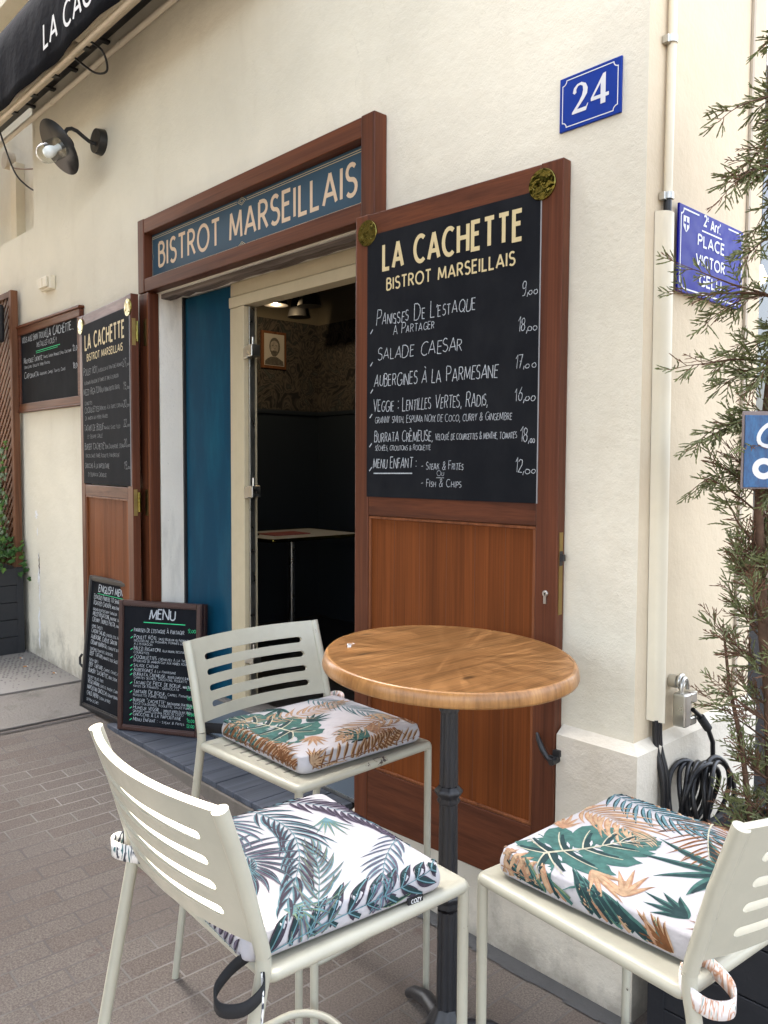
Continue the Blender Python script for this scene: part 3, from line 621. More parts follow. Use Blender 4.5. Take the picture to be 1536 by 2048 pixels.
def shutter(name, label, P0, P1, zt, zb, zpan, zmid, zlow, W, board, hinge_left):
    F = planeF(P0, P1); T = .042
    t = thing(name, label, 'shutter', (0.5*(P0[0]+P1[0]), 0.5*(P0[1]+P1[1]), zb))
    sl_, sr = .068, W-.078
    each('stile', M_wz, t, .003, lambda q: fbox(q, F, 0, sl_, zb, zt, -T, 0), lambda q: fbox(q, F, sr, W, zb, zt, -T, 0))
    each('rail', M_wx, t, .003, *[lambda q, a=a, b=b: fbox(q, F, sl_+.0008, sr-.0008, a, b, -T+.001, -.0012) for a, b in ((zt-.085, zt-.0015), (zmid, zpan+.02), (zb+.0015, zlow))])
    mb = MB(); fbox(mb, F, sl_+.001, sr-.001, zlow+.001, zmid-.001, -T+.008, -.014)
    pn = mb.build('panel', M_pz, t)
    mb = MB()
    n_ = 6
    for k in range(1, n_): 
        xx = sl_+(sr-sl_)*k/n_; fbox(mb, F, xx-.0008, xx+.0008, zlow+.012, zmid-.012, -.0139, -.0136)
    mb.build('board_joint', mat('joint shade', (.115, .032, .0075, 1), .6), pn)
    mb = MB(); m_ = .011
    fbox(mb, F, sl_+.0012, sl_+m_, zlow+m_, zmid-m_, -.0138, -.003); fbox(mb, F, sr-m_, sr-.0012, zlow+m_, zmid-m_, -.0138, -.003)
    fbox(mb, F, sl_+.0012, sr-.0012, zmid-m_, zmid-.0012, -.0138, -.003); fbox(mb, F, sl_+.0012, sr-.0012, zlow+.0012, zlow+m_, -.0138, -.003); mb.build('moulding', M_lz, pn, .002)
    return t, F
# ---- right shutter with the big price board
shR, FR = shutter('wooden_shutter', 'open mahogany shutter with large price board behind the round table', (-2.317, 2.003), (-1.443, 2.056), 2.513, .258, 1.47, 1.418, .467, .8755, None, True)
mb = MB(); fbox(mb, FR, .064, .800, 1.488, 2.434, -.001, .0035); bdR = mb.build('chalkboard', M_board, shR)
mb = MB(); fbox(mb, FR, .7995, .8025, 1.488, 2.434, -.001, .0032); mb.build('board_edge', mat('grey board edge', (.3, .3, .3, 1), .5), bdR)
Fb = lambda x, z, o=0.0: FR(x, z, .0035+o)
mb = MB(); letter(mb, Fb, 'LA CACHETTE', .146, 2.302, .086, .733, wd=.165, track=.27, space=.52); mb.build('title', M_gold, bdR); mb = MB(); letter(mb, Fb, 'BISTROT MARSEILLAIS', .163, 2.227, .040, .709, wd=.155, track=.23, space=.52); mb.build('title', M_gold, bdR)
mb = MB()
H = .024

hand(Fb, 'PANISSES DE L\'ESTAQUE', .112, 2.107, .052, .557, .07); hand(Fb, 'À PARTAGER', .195, 2.068, .034, .385, .085)
hand(Fb, 'SALADE CAESAR', .120, 1.983, .045, .505, .08, small=.92); hand(Fb, 'AUBERGINES À LA PARMESANE', .102, 1.889, .046, .648, .08, -.012, small=.9)
hand(Fb, 'VEGGIE : LENTILLES VERTES, RADIS,', .098, 1.797, .045, .612, .075, small=.85); hand(Fb, 'GRANNY SMITH, ESPUMA NOIX DE COCO, CURRY & GINGEMBRE', .107, 1.757, .024, .707, .09, -.015, small=.92)
hand(Fb, 'BURRATA CRÈMEUSE,', .104, 1.688, .038, .382, .085, small=.88); hand(Fb, 'VELOUTÉ DE COURGETTES & MENTHE, TOMATES', .394, 1.690, .021, .726, .10, small=.9)
hand(Fb, 'SÉCHÉES, CROUTONS & ROQUETTE', .108, 1.657, .018, .373, .11, small=.9)
hand(Fb, 'MENU ENFANT :', .098, 1.594, .037, .308, .09, small=.9); hand(Fb, '- STEAK & FRITES', .332, 1.590, .027, .514, .09); hand(Fb, 'OU', .402, 1.568, .018, .432, .1); hand(Fb, '- FISH & CHIPS', .332, 1.531, .026, .508, .09)
for s, x, z in (('9,', .737, 2.128), ('18,', .724, 2.018), ('17,', .716, 1.907), ('16,', .717, 1.806), ('18,', .738, 1.677), ('12,', .721, 1.582)):
    x0_, w_ = hand(Fb, s, x, z, .042, x+(.034 if len(s) == 3 else .022), .07, small=1); hand(Fb, 'oo', x0_+w_+.003, z-.002, .034, .793, .08, small=1)
for x, z in ((.082, 2.087), (.082, 1.970), (.084, 1.872), (.080, 1.782), (.079, 1.676), (.079, 1.588)): line2(mb, Fb, [(x, z-.006), (x+.012, z+.008)], .004, .0009)
line2(mb, Fb, [(.101, 1.574), (.29, 1.576)], .0042, .0009); line2(mb, Fb, [(.400, 1.562), (.434, 1.562)], .0018, .0009)
mb.build('tick_marks', M_chalk, bdR); flush('handwritten_line', M_chalk, bdR)
for cx, cz in ((.063, 2.445), (.804, 2.449)):
    mb = MB(); fdisc(mb, FR, cx, cz, .047, -.0005, .0062, 40); d = mb.build('brass_disc', M_brass, shR)
    mb = MB()
    for a in (40, 200, 310): fdisc(mb, FR, cx+.031*cos(radians(a)), cz+.031*sin(radians(a)), .0038, .0060, .0085, 10)
    mb.build('screw', M_brass, d)
E_ = lambda o, z, x=0.0: FR(.8755+x, z, o)                                     # edge of the shutter
mb = MB(); vs = [FR(.8752+a, z, o) for a in (0, .002) for z in (1.150, 1.402) for o in (-.030, -.010)]
mb.add(vs, [(0, 1, 3, 2), (4, 6, 7, 5), (0, 4, 5, 1), (2, 3, 7, 6), (0, 2, 6, 4), (1, 5, 7, 3)], False); mb.build('lock_plate', M_brassd, shR)
mb = MB(); fbox(mb, FR, .8765, .889, 1.315, 1.335, -.027, -.013); fbox(mb, FR, .873, .8785, 1.30, 1.345, -.0285, -.0115); mb.build('lock_bolt', M_iron, shR, .001)
mb = MB(); fdisc(mb, FR, .838, 1.213, .0095, -.001, .007, 18); fbox(mb, FR, .8335, .8425, 1.182, 1.210, -.001, .0066); mb.build('lock_cylinder', M_steel, shR)
mb = MB(); fdisc(mb, FR, .838, 1.213, .004, .0065, .0078, 10); fbox(mb, FR, .8372, .8388, 1.206, 1.212, .007, .0079); mb.build('keyhole', M_rub, shR)
mb = MB(); mb.tube([FR(.822, .778, .012), FR(.832, .764, .02), FR(.85, .735, .024), FR(.868, .712, .022), FR(.884, .704, .018)], [.004, .0075, .009, .0075, .009], 10)
fbox(mb, FR, .862, .893, .700, .716, -.01, .012); mb.tube([FR(.884, .704, -.03), FR(.884, .704, .03)], .010, 10); fbox(mb, FR, .872, .896, .715, .735, -.038, .002)
mb.build('shutter_stay', M_black, shR, .001)
# ---- left shutter
kz = lambda z: 1.6+(z-1.6)*.984
ks = .984
shL, FL = shutter('wooden_shutter', 'open mahogany shutter with narrow price board left of the doorway', (-4.950, 2.053), (-4.074, 1.966), kz(2.513), kz(.25), 1.46, kz(1.412), kz(.46), .879, None, False)
mb = MB(); fbox(mb, FL, .060, .866*ks+.006, kz(1.485), kz(2.448), -.001, .0035); bdL = mb.build('chalkboard', M_board, shL)
mb = MB(); fbox(mb, FL, .8585, .861, kz(1.485), kz(2.448), -.001, .0032); mb.build('board_edge', mat('grey board edge', (.3, .3, .3, 1), .5), bdL)
Fb2 = lambda x, z, o=0.0: FL(x*ks, kz(z), .0035+o)
mb = MB(); letter(mb, Fb2, 'LA CACHETTE', .124, 2.297, .086, .798, wd=.165, track=.27, space=.52); mb.build('title', M_gold, bdL); mb = MB(); letter(mb, Fb2, 'BISTROT MARSEILLAIS', .158, 2.226, .039, .773, wd=.16, track=.23, space=.52); mb.build('title', M_gold, bdL)
mb = MB()
for s, x0, x1, z, h in (('POULET RÔTI,', .09, .35, 2.142, .042), ('JUS BOUILLON AU THYM FUMÉ, AROMATES', .36, .78, 2.142, .022), ('AU ROMARIN, MOUSSELINE DE POMMES DE TERRE À L\'ESTRAGON', .10, .70, 2.085, .022),
                        ('MEZZI RIGATONI', .085, .40, 2.022, .040), ('ALLA NORMA, RICOTTA SALATA,', .41, .72, 2.022, .026), ('COURGETTES', .10, .24, 1.962, .022),
                        ('COQUILLETTES', .10, .36, 1.915, .036), ('CRÉMEUSES À LA TRUFFE, COPEAUX', .37, .77, 1.92, .022), ('DE JAMBON AUX HERBES MAURES', .11, .52, 1.872, .022),
                        ('TATAKI DE BOEUF', .09, .44, 1.805, .040), ('MANGUE, SAUCE YUZU', .45, .72, 1.805, .02), ('ET SESAME GRILLÉ', .15, .42, 1.76, .022),
                        ('BURGER "CACHETTE"', .09, .46, 1.692, .040), ('BUN D\'AUVERGNE, STEAK,', .47, .78, 1.694, .024), ('BACON, SAUCE FUMÉE, ROQUETTE, PAIN BRIOCHÉ', .11, .70, 1.645, .022),
                        ('GNOCCHIS À LA NAPOLITAINE', .09, .53, 1.580, .032), ('ET BURRATA CRÉMEUSE', .15, .48, 1.53, .024)): hand(Fb2, s, x0, z, h, x1, .10, small=.85)
for s, z in (('27,', 2.135), ('19,', 2.012), ('20,', 1.915), ('22,', 1.81), ('20,', 1.70), ('19,', 1.58)):
    hand(Fb2, s, .775, z, .04, .83, .09, small=1); hand(Fb2, 'oo', .836, z, .03, .868, .1, small=1)
flush('handwritten_line', mat('faded chalk', (.24, .25, .255, 1), .85), bdL)
for cx, cz in ((.038, 2.447), (.842, 2.443)):
    mb = MB(); fdisc(mb, FL, cx, kz(cz), .047, -.0005, .0062, 36); d = mb.build('brass_disc', M_brass, shL)
    mb = MB()
    for a in (40, 200, 310): fdisc(mb, FL, cx+.031*cos(radians(a)), kz(cz)+.031*sin(radians(a)), .0038, .0060, .0085, 10)
    mb.build('screw', M_brass, d)
for zz in (2.30, 1.40, .60):
    mb = MB(); a = FL(.884, zz, -.030)
    mb.tube([a+Vector((.004, 0, -.05)), a+Vector((.004, 0, .055))], .0075, 12); mb.build('hinge_pin', M_brass, shL)
    mb = MB(); vs = [FL(.8788+q, z, o) for q in (0, .002) for z in (zz-.07, zz+.07) for o in (-.024, -.004)]
    mb.add(vs, [(0, 1, 3, 2), (4, 6, 7, 5), (0, 4, 5, 1), (2, 3, 7, 6), (0, 2, 6, 4), (1, 5, 7, 3)], False)
    mb.box(-4.072, -4.045, ya-.0005, ya+.0025, zz-.07, zz+.07); mb.build('hinge_leaf', M_brassd, shL)
mb = MB(); mb.tube([FL(-.01, .42, .01), FL(-.02, .40, .02), FL(-.02, .36, .02), FL(.005, .345, .012)], .008, 8); fbox(mb, FL, -.004, .02, .335, .37, -.02, .004); mb.build('shutter_stay', M_black, shL)

# ---- small slate board left of the left shutter
sb = thing('slate_menu_board', 'wide slate menu board in brown moulded frame beside the trellis', 'menu board', (-5.52, D, 1.98))
FS = planeF((-6.1, 2.080), (-5.0, 2.080))
mb = MB(); z0, z1, x0, x1 = 1.978, 2.560, .030, 1.12
for a, b, c, d_, o0, o1 in ((x0, x1, z1-.050, z1, -.018, .012), (x0-.008, x1+.008, z1, z1+.018, -.018, .020), (x0, x1, z0, z0+.050, -.018, .012), (x0-.006, x1+.006, z0-.012, z0, -.018, .018)): fbox(mb, FS, a, b, c, d_, o0, o1)
fbox(mb, FS, x0, x0+.045, z0+.0505, z1-.0505, -.018, .011); fbox(mb, FS, x1-.045, x1, z0+.0505, z1-.0505, -.018, .011); mb.build('frame', M_wx, sb, .005, seg=3)
mb = MB(); fbox(mb, FS, x0+.046, x1-.046, z0+.051, z1-.051, -.016, 0); pan = mb.build('slate', M_board, sb)
mb = MB(); hand(FS, 'VOUS AVEZ ENFIN TROUVÉ', .10, 2.452, .040, .55, .12, small=.95); hand(FS, 'LA CACHETTE...', .56, 2.447, .056, 1.0, .15, small=.95); hand(FS, 'INSTALLEZ-VOUS !!', .375, 2.398, .034, .72, .12, small=.95)
hand(FS, 'MILLE-FEUILLE "CACHETTE",', .125, 2.308, .036, .48, .12); hand(FS, 'TOMATES, SAUMON, MARINADE CITRON, CONCOMBRE', .49, 2.312, .02, .96, .12); hand(FS, 'CRÈME LÉGÈRE, CIBOULETTE, HERBES FRAICHES', .13, 2.27, .02, .60, .12)
hand(FS, 'CAPONATA', .13, 2.200, .042, .40, .12); hand(FS, 'AUBERGINES, CÂPRES, TOMATES, OLIVES'.replace('Â', 'A'), .42, 2.205, .02, .86, .12); hand(FS, '12,00', .98, 2.312, .04, 1.07, .12); hand(FS, '18,00', .98, 2.205, .04, 1.07, .12); flush('handwritten_line', M_chalk, pan)
mb = MB(); line2(mb, FS, [(.36, 2.372), (.78, 2.376)], .004, .0009); line2(mb, FS, [(.36, 2.360), (.74, 2.364)], .003, .0009); mb.build('underline', M_chalkg, pan)

# ---- leaning English menu and the standing MENU board
def menu_board(name, label, P0, P1, W, zb, zt, lean, dark):
    F = planeF(P0, P1, lean, zb); t = thing(name, label, 'menu board', (P0[0], P0[1], zb)); b = .030
    mb = MB()
    for a, c, e, f in ((0, b, zb, zt), (W-b, W, zb, zt), (b+.0003, W-b-.0003, zb, zb+b), (b+.0003, W-b-.0003, zt-b, zt)): fbox(mb, F, a, c, e, f, -.03, .0)
    for a, c, e, f in ((.004, b-.004, zb+.004, zt-.004), (W-b+.004, W-.004, zb+.004, zt-.004), (b, W-b, zb+.006, zb+b-.006), (b, W-b, zt-b+.006, zt-.006)): fbox(mb, F, a, c, e, f, .0001, .005)
    mb.build('frame', dark, t, .003); mb = MB(); fbox(mb, F, b-.002, W-b+.002, zb+b-.002, zt-b+.002, -.022, -.008); p = mb.build('slate', M_board, t)
    return t, (lambda x, z, o=0.0: F(x, z, -.008+o)), p, F
t1, F1, p1, _ = menu_board('leaning_menu_board', 'black framed ENGLISH MENU board leaning against the left shutter', (-4.672, 1.905), (-4.272, 1.929), .505, gz(-4.6)+.002, .955, radians(5.5), M_black)
mb = MB(); letter(mb, F1, 'ENGLISH MENU', .11, .87, .040, .41, wd=.14, track=.16, hand=.02, small=.95)
EN = ['ESTAQUE PANISSES TO SHARE', 'ROASTED CHICKEN,|SMOKED PAPRIKA BROTH, ROSEMARY', '|MASHED POTATOES WITH TARRAGON', 'MEZZI RIGATONI,|AUBERGINE, SALTED RICOTTA', 'CREAMY TRUFFLE PASTA,|HAM SHAVINGS', '|HERBS, SHOOTS', 'CAESAR SALAD,|CHICKEN, EGG, PARMESAN', 'AUBERGINE, CHEESE GRATIN', 'CREAMY BURRATA,|COURGETTE & MINT SOUP', '|SUN DRIED TOMATOES, CROUTONS', 'BEEF TATAKI,|MANGO, YUZU SAUCE', '|FRESH FRIES', 'BEEF TARTARE,|CAPERS, CHIVES, FRIES', 'BURGER "CACHETTE",|BUN, STEAK, BACON', '|ROCKET SALAD, FRIES', 'VEGETARIAN,|LENTILS, RADISH, CURRY', 'NAPOLITAN GNOCCHI,|CREAMY BURRATA', 'CHILD MENU:|STEAK & FRIES', '|OR FISH & CHIPS']
z = .825
for s in EN:
    a, _, b_ = s.partition('|'); x = .062
    if a: xx, w_ = hand(F1, a, .062, z, .026, .062+min(.30, .0128*len(a)), .13, small=.85); x = xx+w_+.01
    if b_: hand(F1, b_, x, z, .016, min(.47, x+.0095*len(b_)), .14, small=.9)
    z -= .034 if a else .030
mb.build('title', M_chalk, p1); flush('handwritten_line', M_chalk, p1)
mb = MB(); line2(mb, F1, [(.10, .858), (.42, .858)], .003, .001); mb.build('underline', M_chalkg, p1)
t2, F2, p2, F2r = menu_board('menu_easel', 'brown framed MENU board standing at the left end of the grey step', (-4.135, 1.888), (-3.709, 2.138), .498, .181, .878, radians(2.5), speck('brown frame paint', (.045, .018, .013, 1), .35, (.35, .3, .25, 1), .765, 16, .2, .05))
mb = MB(); b = .03
for a, c, e, f in ((0, b, .181, .872), (.468, .498, .181, .872), (b+.0003, .4677, .181, .211), (b+.0003, .4677, .842, .872)): fbox(mb, F2r, a, c, e, f, -.066, -.034)
fbox(mb, F2r, .028, .470, .209, .844, -.058, -.042); mb.build('rear_panel', [m for m in bpy.data.materials if m.name == 'brown frame paint'][0], t2, .003)
mb = MB(); g = MB()
letter(mb, F2, 'MENU', .185, .785, .052, .335, wd=.13, track=.2, hand=.015, small=1)
line2(g, F2, [(.15, .765), (.40, .765)], .0045, .001)
ME = [('PANISSES DE L\'ESTAQUE À PARTAGER', '', .726, .025), ('POULET RÔTI,', 'SAUCE BOUILLON AU PAPRIKA FUMÉ,', .687, .024), ('', 'MOUSSELINE AU ROMARIN, POMMES DE TERRE', .670, .015), ('', 'À L\'ESTRAGON', .652, .015), ('MEZZI RIGATONI', 'ALLA NORMA, RICOTTA SALATA,', .622, .024), ('', 'COURGETTES', .604, .015),
      ('COQUILLETTES', 'CRÉMEUSES À LA TRUFFE', .575, .024), ('', 'EFFEUILLADE DE JAMBON CUIT AUX HERBES, ROQUETTE', .557, .016), ('SALADE CAESAR', '', .530, .020), ('AUBERGINES', 'À LA PARMESANE', .505, .022), ('BURRATA CRÉMEUSE,', 'VELOUTÉ COURGETTES & MENTHE', .480, .022), ('', 'TOMATES SÉCHÉES, CROUTONS, ROQUETTE', .463, .015),
      ('TATAKI DE PIÈCE DE BOEUF,', 'MANGUE, SÉSAME,', .432, .024), ('', 'FRITES DE PANISSES / GREMOLATA', .415, .018), ('TARTARE DE BOEUF,', 'CÂPRES, PARMESAN'.replace('Â', 'A'), .382, .023), ('', 'ROQUETTE FUMÉE, FRITES', .365, .015), ('BURGER "CACHETTE"', 'BUN D\'AUVERGNE, STEAK, BACON,', .334, .023), ('', 'SAUCE D\'AGRUMES, ROQUETTE, SAUCE FUMÉE', .317, .015),
      ('HUMEUR VEGGIE :', 'LENTILLES VERTES DU PUY, RADIS,', .292, .022), ('', 'GRANNY SMITH, ESPUMA NOIX DE COCO', .276, .014), ('GNOCCHIS À LA NAPOLITAINE', '', .255, .022), ('MENU ENFANT :', '- STEAK & FRITES', .226, .022)]
off = .019
for a, b_, z, h in ME:
    x = .092
    z = .225+(z-.226)*.955+.010
    if a:
        xx, w_ = hand(F2, a, .092, z, h*.84, .092+min(.30, .0115*len(a)), .12, small=.85); x = xx+w_+.012; line2(g, F2, [(.072, z), (.085, z+.010)], .004, .001)
    if b_: hand(F2, b_, x, z, min(h, .0125), min(.445, x+.0092*len(b_)), .13, small=.88)
mb.build('title', M_chalk, p2); flush('handwritten_line', M_chalk, p2)
g.build('green_mark', M_chalkg, p2)
for s, z in (('9,00', .725), ('22,00', .425), ('19,00', .374), ('20,00', .330), ('16,00', .290), ('19,00', .256), ('12,00', .228)): hand(F2, s, .415, z, .02, .46, .13)
flush('green_price', M_chalkg, p2)

# ---- number plate, street plate
np_ = thing('house_number_plate', 'blue enamel house number 24 plate on the cream wall', 'number plate', (-1.385, D, 2.6)); Fw = planeF((-1.6, D), (-1.2, D))
mb = MB(); fbox(mb, Fw, .113, .321, 2.602, 2.759, .0005, .008); mb.build('plate', M_enam, np_, .002)
mb = MB(); Fn = lambda x, z, o=0.0: Fw(x, z, .0082+o)
def frame_line(mb, F, x0, x1, z0, z1, r, wd, o=.0004):
    pts = []
    for cx, cz, a0, a1 in ((x1, z1, 180, 270), (x1, z0, 90, 180), (x0, z0, 0, 90), (x0, z1, 270, 360)):
        q = [(cx+r*cos(radians(a0+(a1-a0)*i/6)), cz+r*sin(radians(a0+(a1-a0)*i/6))) for i in range(7)]; pts += q
    pts.append(pts[0]); line2(mb, F, pts, wd, o)
frame_line(mb, Fn, .124, .310, 2.613, 2.748, .014, .0028)
fig2 = [(0, 0), (.50, 0), (.58, .22), (.55, .22), (.50, .13), (.18, .13), (.42, .40), (.53, .56), (.55, .74), (.48, .91), (.33, 1), (.18, .98), (.06, .88), (.02, .72), (.08, .66), (.15, .70), (.14, .80), (.20, .90), (.28, .92), (.37, .86), (.39, .72), (.35, .55), (.24, .36), (0, .06)]
q2 = [(.158+a*.096, 2.643+b*.085) for a, b in fig2]
# fan strips keep the concave figure clean
def concave(mb, F, pts, o):
    from mathutils.geometry import tessellate_polygon
    T = tessellate_polygon([[Vector((a, b, 0)) for a, b in pts]]); mb.add([F(a, b, o) for a, b in pts], [tuple(t) for t in T], False)
concave(mb, Fn, q2, .0006)
q4 = [(.222+a*.090, 2.645+b*.085) for a, b in [(.36, 0), (.54, 0), (.54, .20), (.66, .20), (.66, .32), (.54, .32), (.54, 1.0), (.44, .98), (0, .30), (0, .20), (.36, .20)]]
concave(mb, Fn, q4, .0006); mb.build('numerals', M_white, np_)
mb = MB(); concave(mb, Fn, [(.222+a*.090, 2.645+b*.085) for a, b in [(.36, .32), (.36, .70), (.10, .32)]], .0009); mb.build('counter', M_enam, np_)
stp = thing('street_name_plate', 'royal blue PLACE street name plate on the side wall', 'street sign', (-1.19, 2.47, 2.11))
Fx = lambda y, z, o=0.0: Vector((-1.188+o+.010*(2.69-y), y, z))
mb = MB(); fbox(mb, Fx, 2.252, 2.688, 2.113, 2.365, -.003, .004); mb.build('plate', M_enam2, stp, .002)
mb = MB(); Fy = lambda x, z, o=0.0: Fx(x, z, .0042+o)
r_, a0, a1, b0, b1 = .016, 2.263, 2.677, 2.125, 2.353
pts = []
for cx, cz, s0, s1 in ((a1, b1, 180, 270), (a1, b0, 90, 180), (a0, b0, 0, 90), (a0, b1, 270, 360)): pts.append([(cx+r_*cos(radians(s0+(s1-s0)*i/6)), cz+r_*sin(radians(s0+(s1-s0)*i/6))) for i in range(7)])
line2(mb, Fy, [(2.575, b1)]+pts[0]+pts[1]+pts[2]+pts[3]+[(2.375, b1)], .0045, .0005)
letter(mb, Fy, '2', 2.408, 2.330, .030, 2.424, wd=.2); letter(mb, Fy, 'E', 2.430, 2.347, .010, 2.437, wd=.24)
letter(mb, Fy, 'A', 2.452, 2.324, .030, 2.476, wd=.2); letter(mb, Fy, 'rr', 2.482, 2.324, .030, 2.510, wd=.2); letter(mb, Fy, "'", 2.514, 2.323, .031, 2.518, wd=.16); letter(mb, Fy, '.', 2.514, 2.324, .03, 2.517, wd=.2)
line2(mb, Fy, [(2.395, 2.312), (2.53, 2.312)], .0045, .0005)
for s, a, b, z in (('PLACE', 2.372, 2.546, 2.266), ('VICTOR', 2.362, 2.553, 2.208), ('GELU', 2.388, 2.531, 2.150)): letter(mb, Fy, s, a, z, .031, b, wd=.2, track=.2)
shd = [(2.277, 2.334), (2.313, 2.334), (2.313, 2.304), (2.304, 2.294), (2.295, 2.288), (2.286, 2.294), (2.277, 2.304)]; poly2(mb, Fy, shd, .0005); mb.build('lettering', M_white, stp)
mb = MB(); poly2(mb, Fy, [(2.2915, 2.330), (2.2985, 2.330), (2.2985, 2.293), (2.2915, 2.293)], .0008); poly2(mb, Fy, [(2.280, 2.317), (2.310, 2.317), (2.310, 2.310), (2.280, 2.310)], .00095); mb.build('cross', M_enam2, stp)

# ---- double socket
sk = thing('outdoor_socket', 'small white double socket box on the wall above the slate board', 'socket', (-5.5, D, 2.75))
mb = MB(); mb.box(-5.585, -5.42, 2.055, 2.099, 2.745, 2.835); mb.build('box', M_pvc, sk, .008)
for xx in (-5.575, -5.50): mb = MB(); mb.box(xx, xx+.066, 2.040, 2.0545, 2.757, 2.825); mb.build('cover', M_pvc, sk, .006)

# ---- swan neck wall lamp
wl = thing('wall_lamp', 'black swan neck wall lamp with clear glass under the awning', 'wall lamp', (-4.69, D, 3.47))
mb = MB(); mb.tube([(-4.69, 2.099, 3.475), (-4.69, 2.055, 3.475)], [.074, .068], 28); mb.build('wall_plate', speck('chipped black lamp plate', (.012, .012, .012, 1), .4, (.4, .38, .33, 1), .70, 14, .1), wl, .004)
mb = MB(); pth = [(2.06, 3.455), (2.02, 3.462), (1.985, 3.480), (1.95, 3.500), (1.92, 3.505), (1.895, 3.495), (1.878, 3.468), (1.868, 3.43)]
mb.tube([(-4.69, y, z) for y, z in pth], .011, 12); mb.build('arm', M_black, wl)
nrm = Vector((0, -.81, -.585)).normalized(); ctr = Vector((-4.69, 1.85, 3.385))
Ml = Matrix.Translation(ctr) @ nrm.to_track_quat('Z', 'Y').to_matrix().to_4x4()
mb = MB(); mb.lathe([(.0, -.075), (.035, -.072), (.045, -.03), (.06, -.022), (.152, .0), (.155, .004), (.06, -.014), (.05, -.006), (.0, -.004)], M=Ml, n=40); mb.build('lamp_shade', M_black, wl)
mb = MB(); mb.lathe([(.056, .0), (.057, .03), (.057, .075), (.0555, .095), (.051, .112), (.043, .126), (.032, .136), (.018, .141), (.0, .1425)], M=Ml, n=32); mb.build('glass_cover', M_glass, wl)
mb = MB(); mb.lathe([(.018, .0), (.018, .03), (.03, .055), (.033, .075), (.024, .098), (0, .107)], M=Ml, n=20); mb.build('bulb', M_bulb, wl)

# ---- awning
aw = thing('awning', 'closed black awning with white LA CACHETTE lettering over the facade', 'awning', (-4.0, D, 3.9))
mb = MB(); X0, X1, NX = -7.4, -2.6, 60
prof = [(2.06, 4.30), (1.98, 4.33), (1.86, 4.30), (1.76, 4.22), (1.715, 4.12), (1.70, 4.04), (1.697, 3.95), (1.697, 3.85), (1.70, 3.76), (1.702, 3.70)]
vs = []
for i in range(NX+1):
    x = X0+(X1-X0)*i/NX
    for j, (y, z) in enumerate(prof):
        k = max(0, j-5)/4; vs.append((x, y+k*.008*sin(x*7+1)+k*.005*sin(x*17), z+(.006*sin(x*3.1)+.003*sin(x*9) if j == 9 else 0)))
m_ = len(prof); mb.add(vs, [(i*m_+j, i*m_+j+1, (i+1)*m_+j+1, (i+1)*m_+j) for i in range(NX) for j in range(m_-1)], True)
cv = mb.build('canvas', M_awn, aw); sd = cv.modifiers.new('solid', 'SOLIDIFY'); sd.thickness = .006
FA = lambda x, z, o=0.0: Vector((-4.50+x, 1.697-.0135-o, z))
mb = MB(); letter(mb, FA, 'LA CACHETTE', .045, 3.782, .118, 1.13, wd=.15, track=.2, space=.42); mb.build('lettering', M_white, aw)
mb = MB(); mb.tube([(-7.35, 1.748, 3.700), (-2.65, 1.748, 3.700)], .02, 8, flat=(.013, .015)); mb.build('front_bar', M_beige, aw)
mb = MB(); mb.box(-7.35, -2.65, 1.925, 1.975, 3.925, 3.975); mb.build('torsion_bar', M_beige, aw, .004)
for xx in (-5.75, -5.40, -5.05, -4.60, -3.6):
    mb = MB(); mb.box(xx, xx+.045, 1.916, 1.984, 3.915, 3.983); mb.box(xx+.005, xx+.04, 1.985, 2.098, 3.99, 4.005); mb.build('bracket', M_black, aw, .002)
for xa, xb in ((-6.05, -4.55), (-4.5, -3.1)):
    mb = MB(); mb.tube([(xa, 1.80, 3.86), (xa+.2, 1.785, 3.845), (xb-.25, 1.785, 3.80), (xb, 1.80, 3.80)], .03, 10, flat=(.035, .02)); mb.tube([(xa+.1, 1.84, 3.87), (xb-.15, 1.84, 3.84)], .022, 10)
    mb.tube([(xb, 1.80, 3.80), (xb+.06, 1.84, 3.83), (xb+.02, 1.90, 3.90)], [.035, .04, .03], 10); mb.build('folding_arm', M_beige, aw)
mb = MB(); mb.box(-7.4, -2.6, 2.0, 2.0985, 4.02, 4.26); mb.build('back_rail', M_black, aw, .01)  # rail coloured black to stand for the shadowed gap behind the awning
pc = thing('wall_conduit', 'thin cream conduit running along the wall under the awning', 'conduit', (-4.5, D, 3.92))
mb = MB(); mb.tube([(-7.6, 2.075, 3.918), (-2.7, 2.075, 3.912)], .017, 10)
for xx in (-5.4, -4.4, -3.5): mb.tube([(xx, 2.075, 3.916), (xx+.03, 2.075, 3.916)], .021, 10)
mb.build('pipe', speck('painted conduit', (.62, .55, .43, 1), .55), pc)
def wire(name, label, pts, r=.005, m=M_cable, cat='cable'):
    P = []; n = len(pts)
    V = [Vector(p) for p in pts]
    for i in range(n-1):                                             # Catmull-Rom
        p0, p1, p2, p3 = V[max(i-1, 0)], V[i], V[i+1], V[min(i+2, n-1)]
        for k in range(8):
            t = k/8; P.append(.5*((2*p1)+(p2-p0)*t+(2*p0-5*p1+4*p2-p3)*t*t+(3*p1-p0-3*p2+p3)*t**3))
    P.append(V[-1]); mb = MB(); mb.tube(P, r, 6); o = mb.build(name, m); rebase(o, pts[0]); return tag(o, label, cat)
wire('cable', 'black cable loop hanging from the awning arm near its lettering', [(-4.48, 1.86, 3.80), (-4.40, 1.93, 3.72), (-4.33, 1.97, 3.72), (-4.30, 1.93, 3.80), (-4.36, 1.86, 3.86)], .006)
wire('cable', 'black cable dropping from the awning bar into the wall niche', [(-6.0, 1.95, 3.9), (-6.05, 2.06, 3.66), (-5.98, 2.12, 3.55), (-5.83, 2.15, 3.47), (-5.80, 2.16, 3.46)], .006)
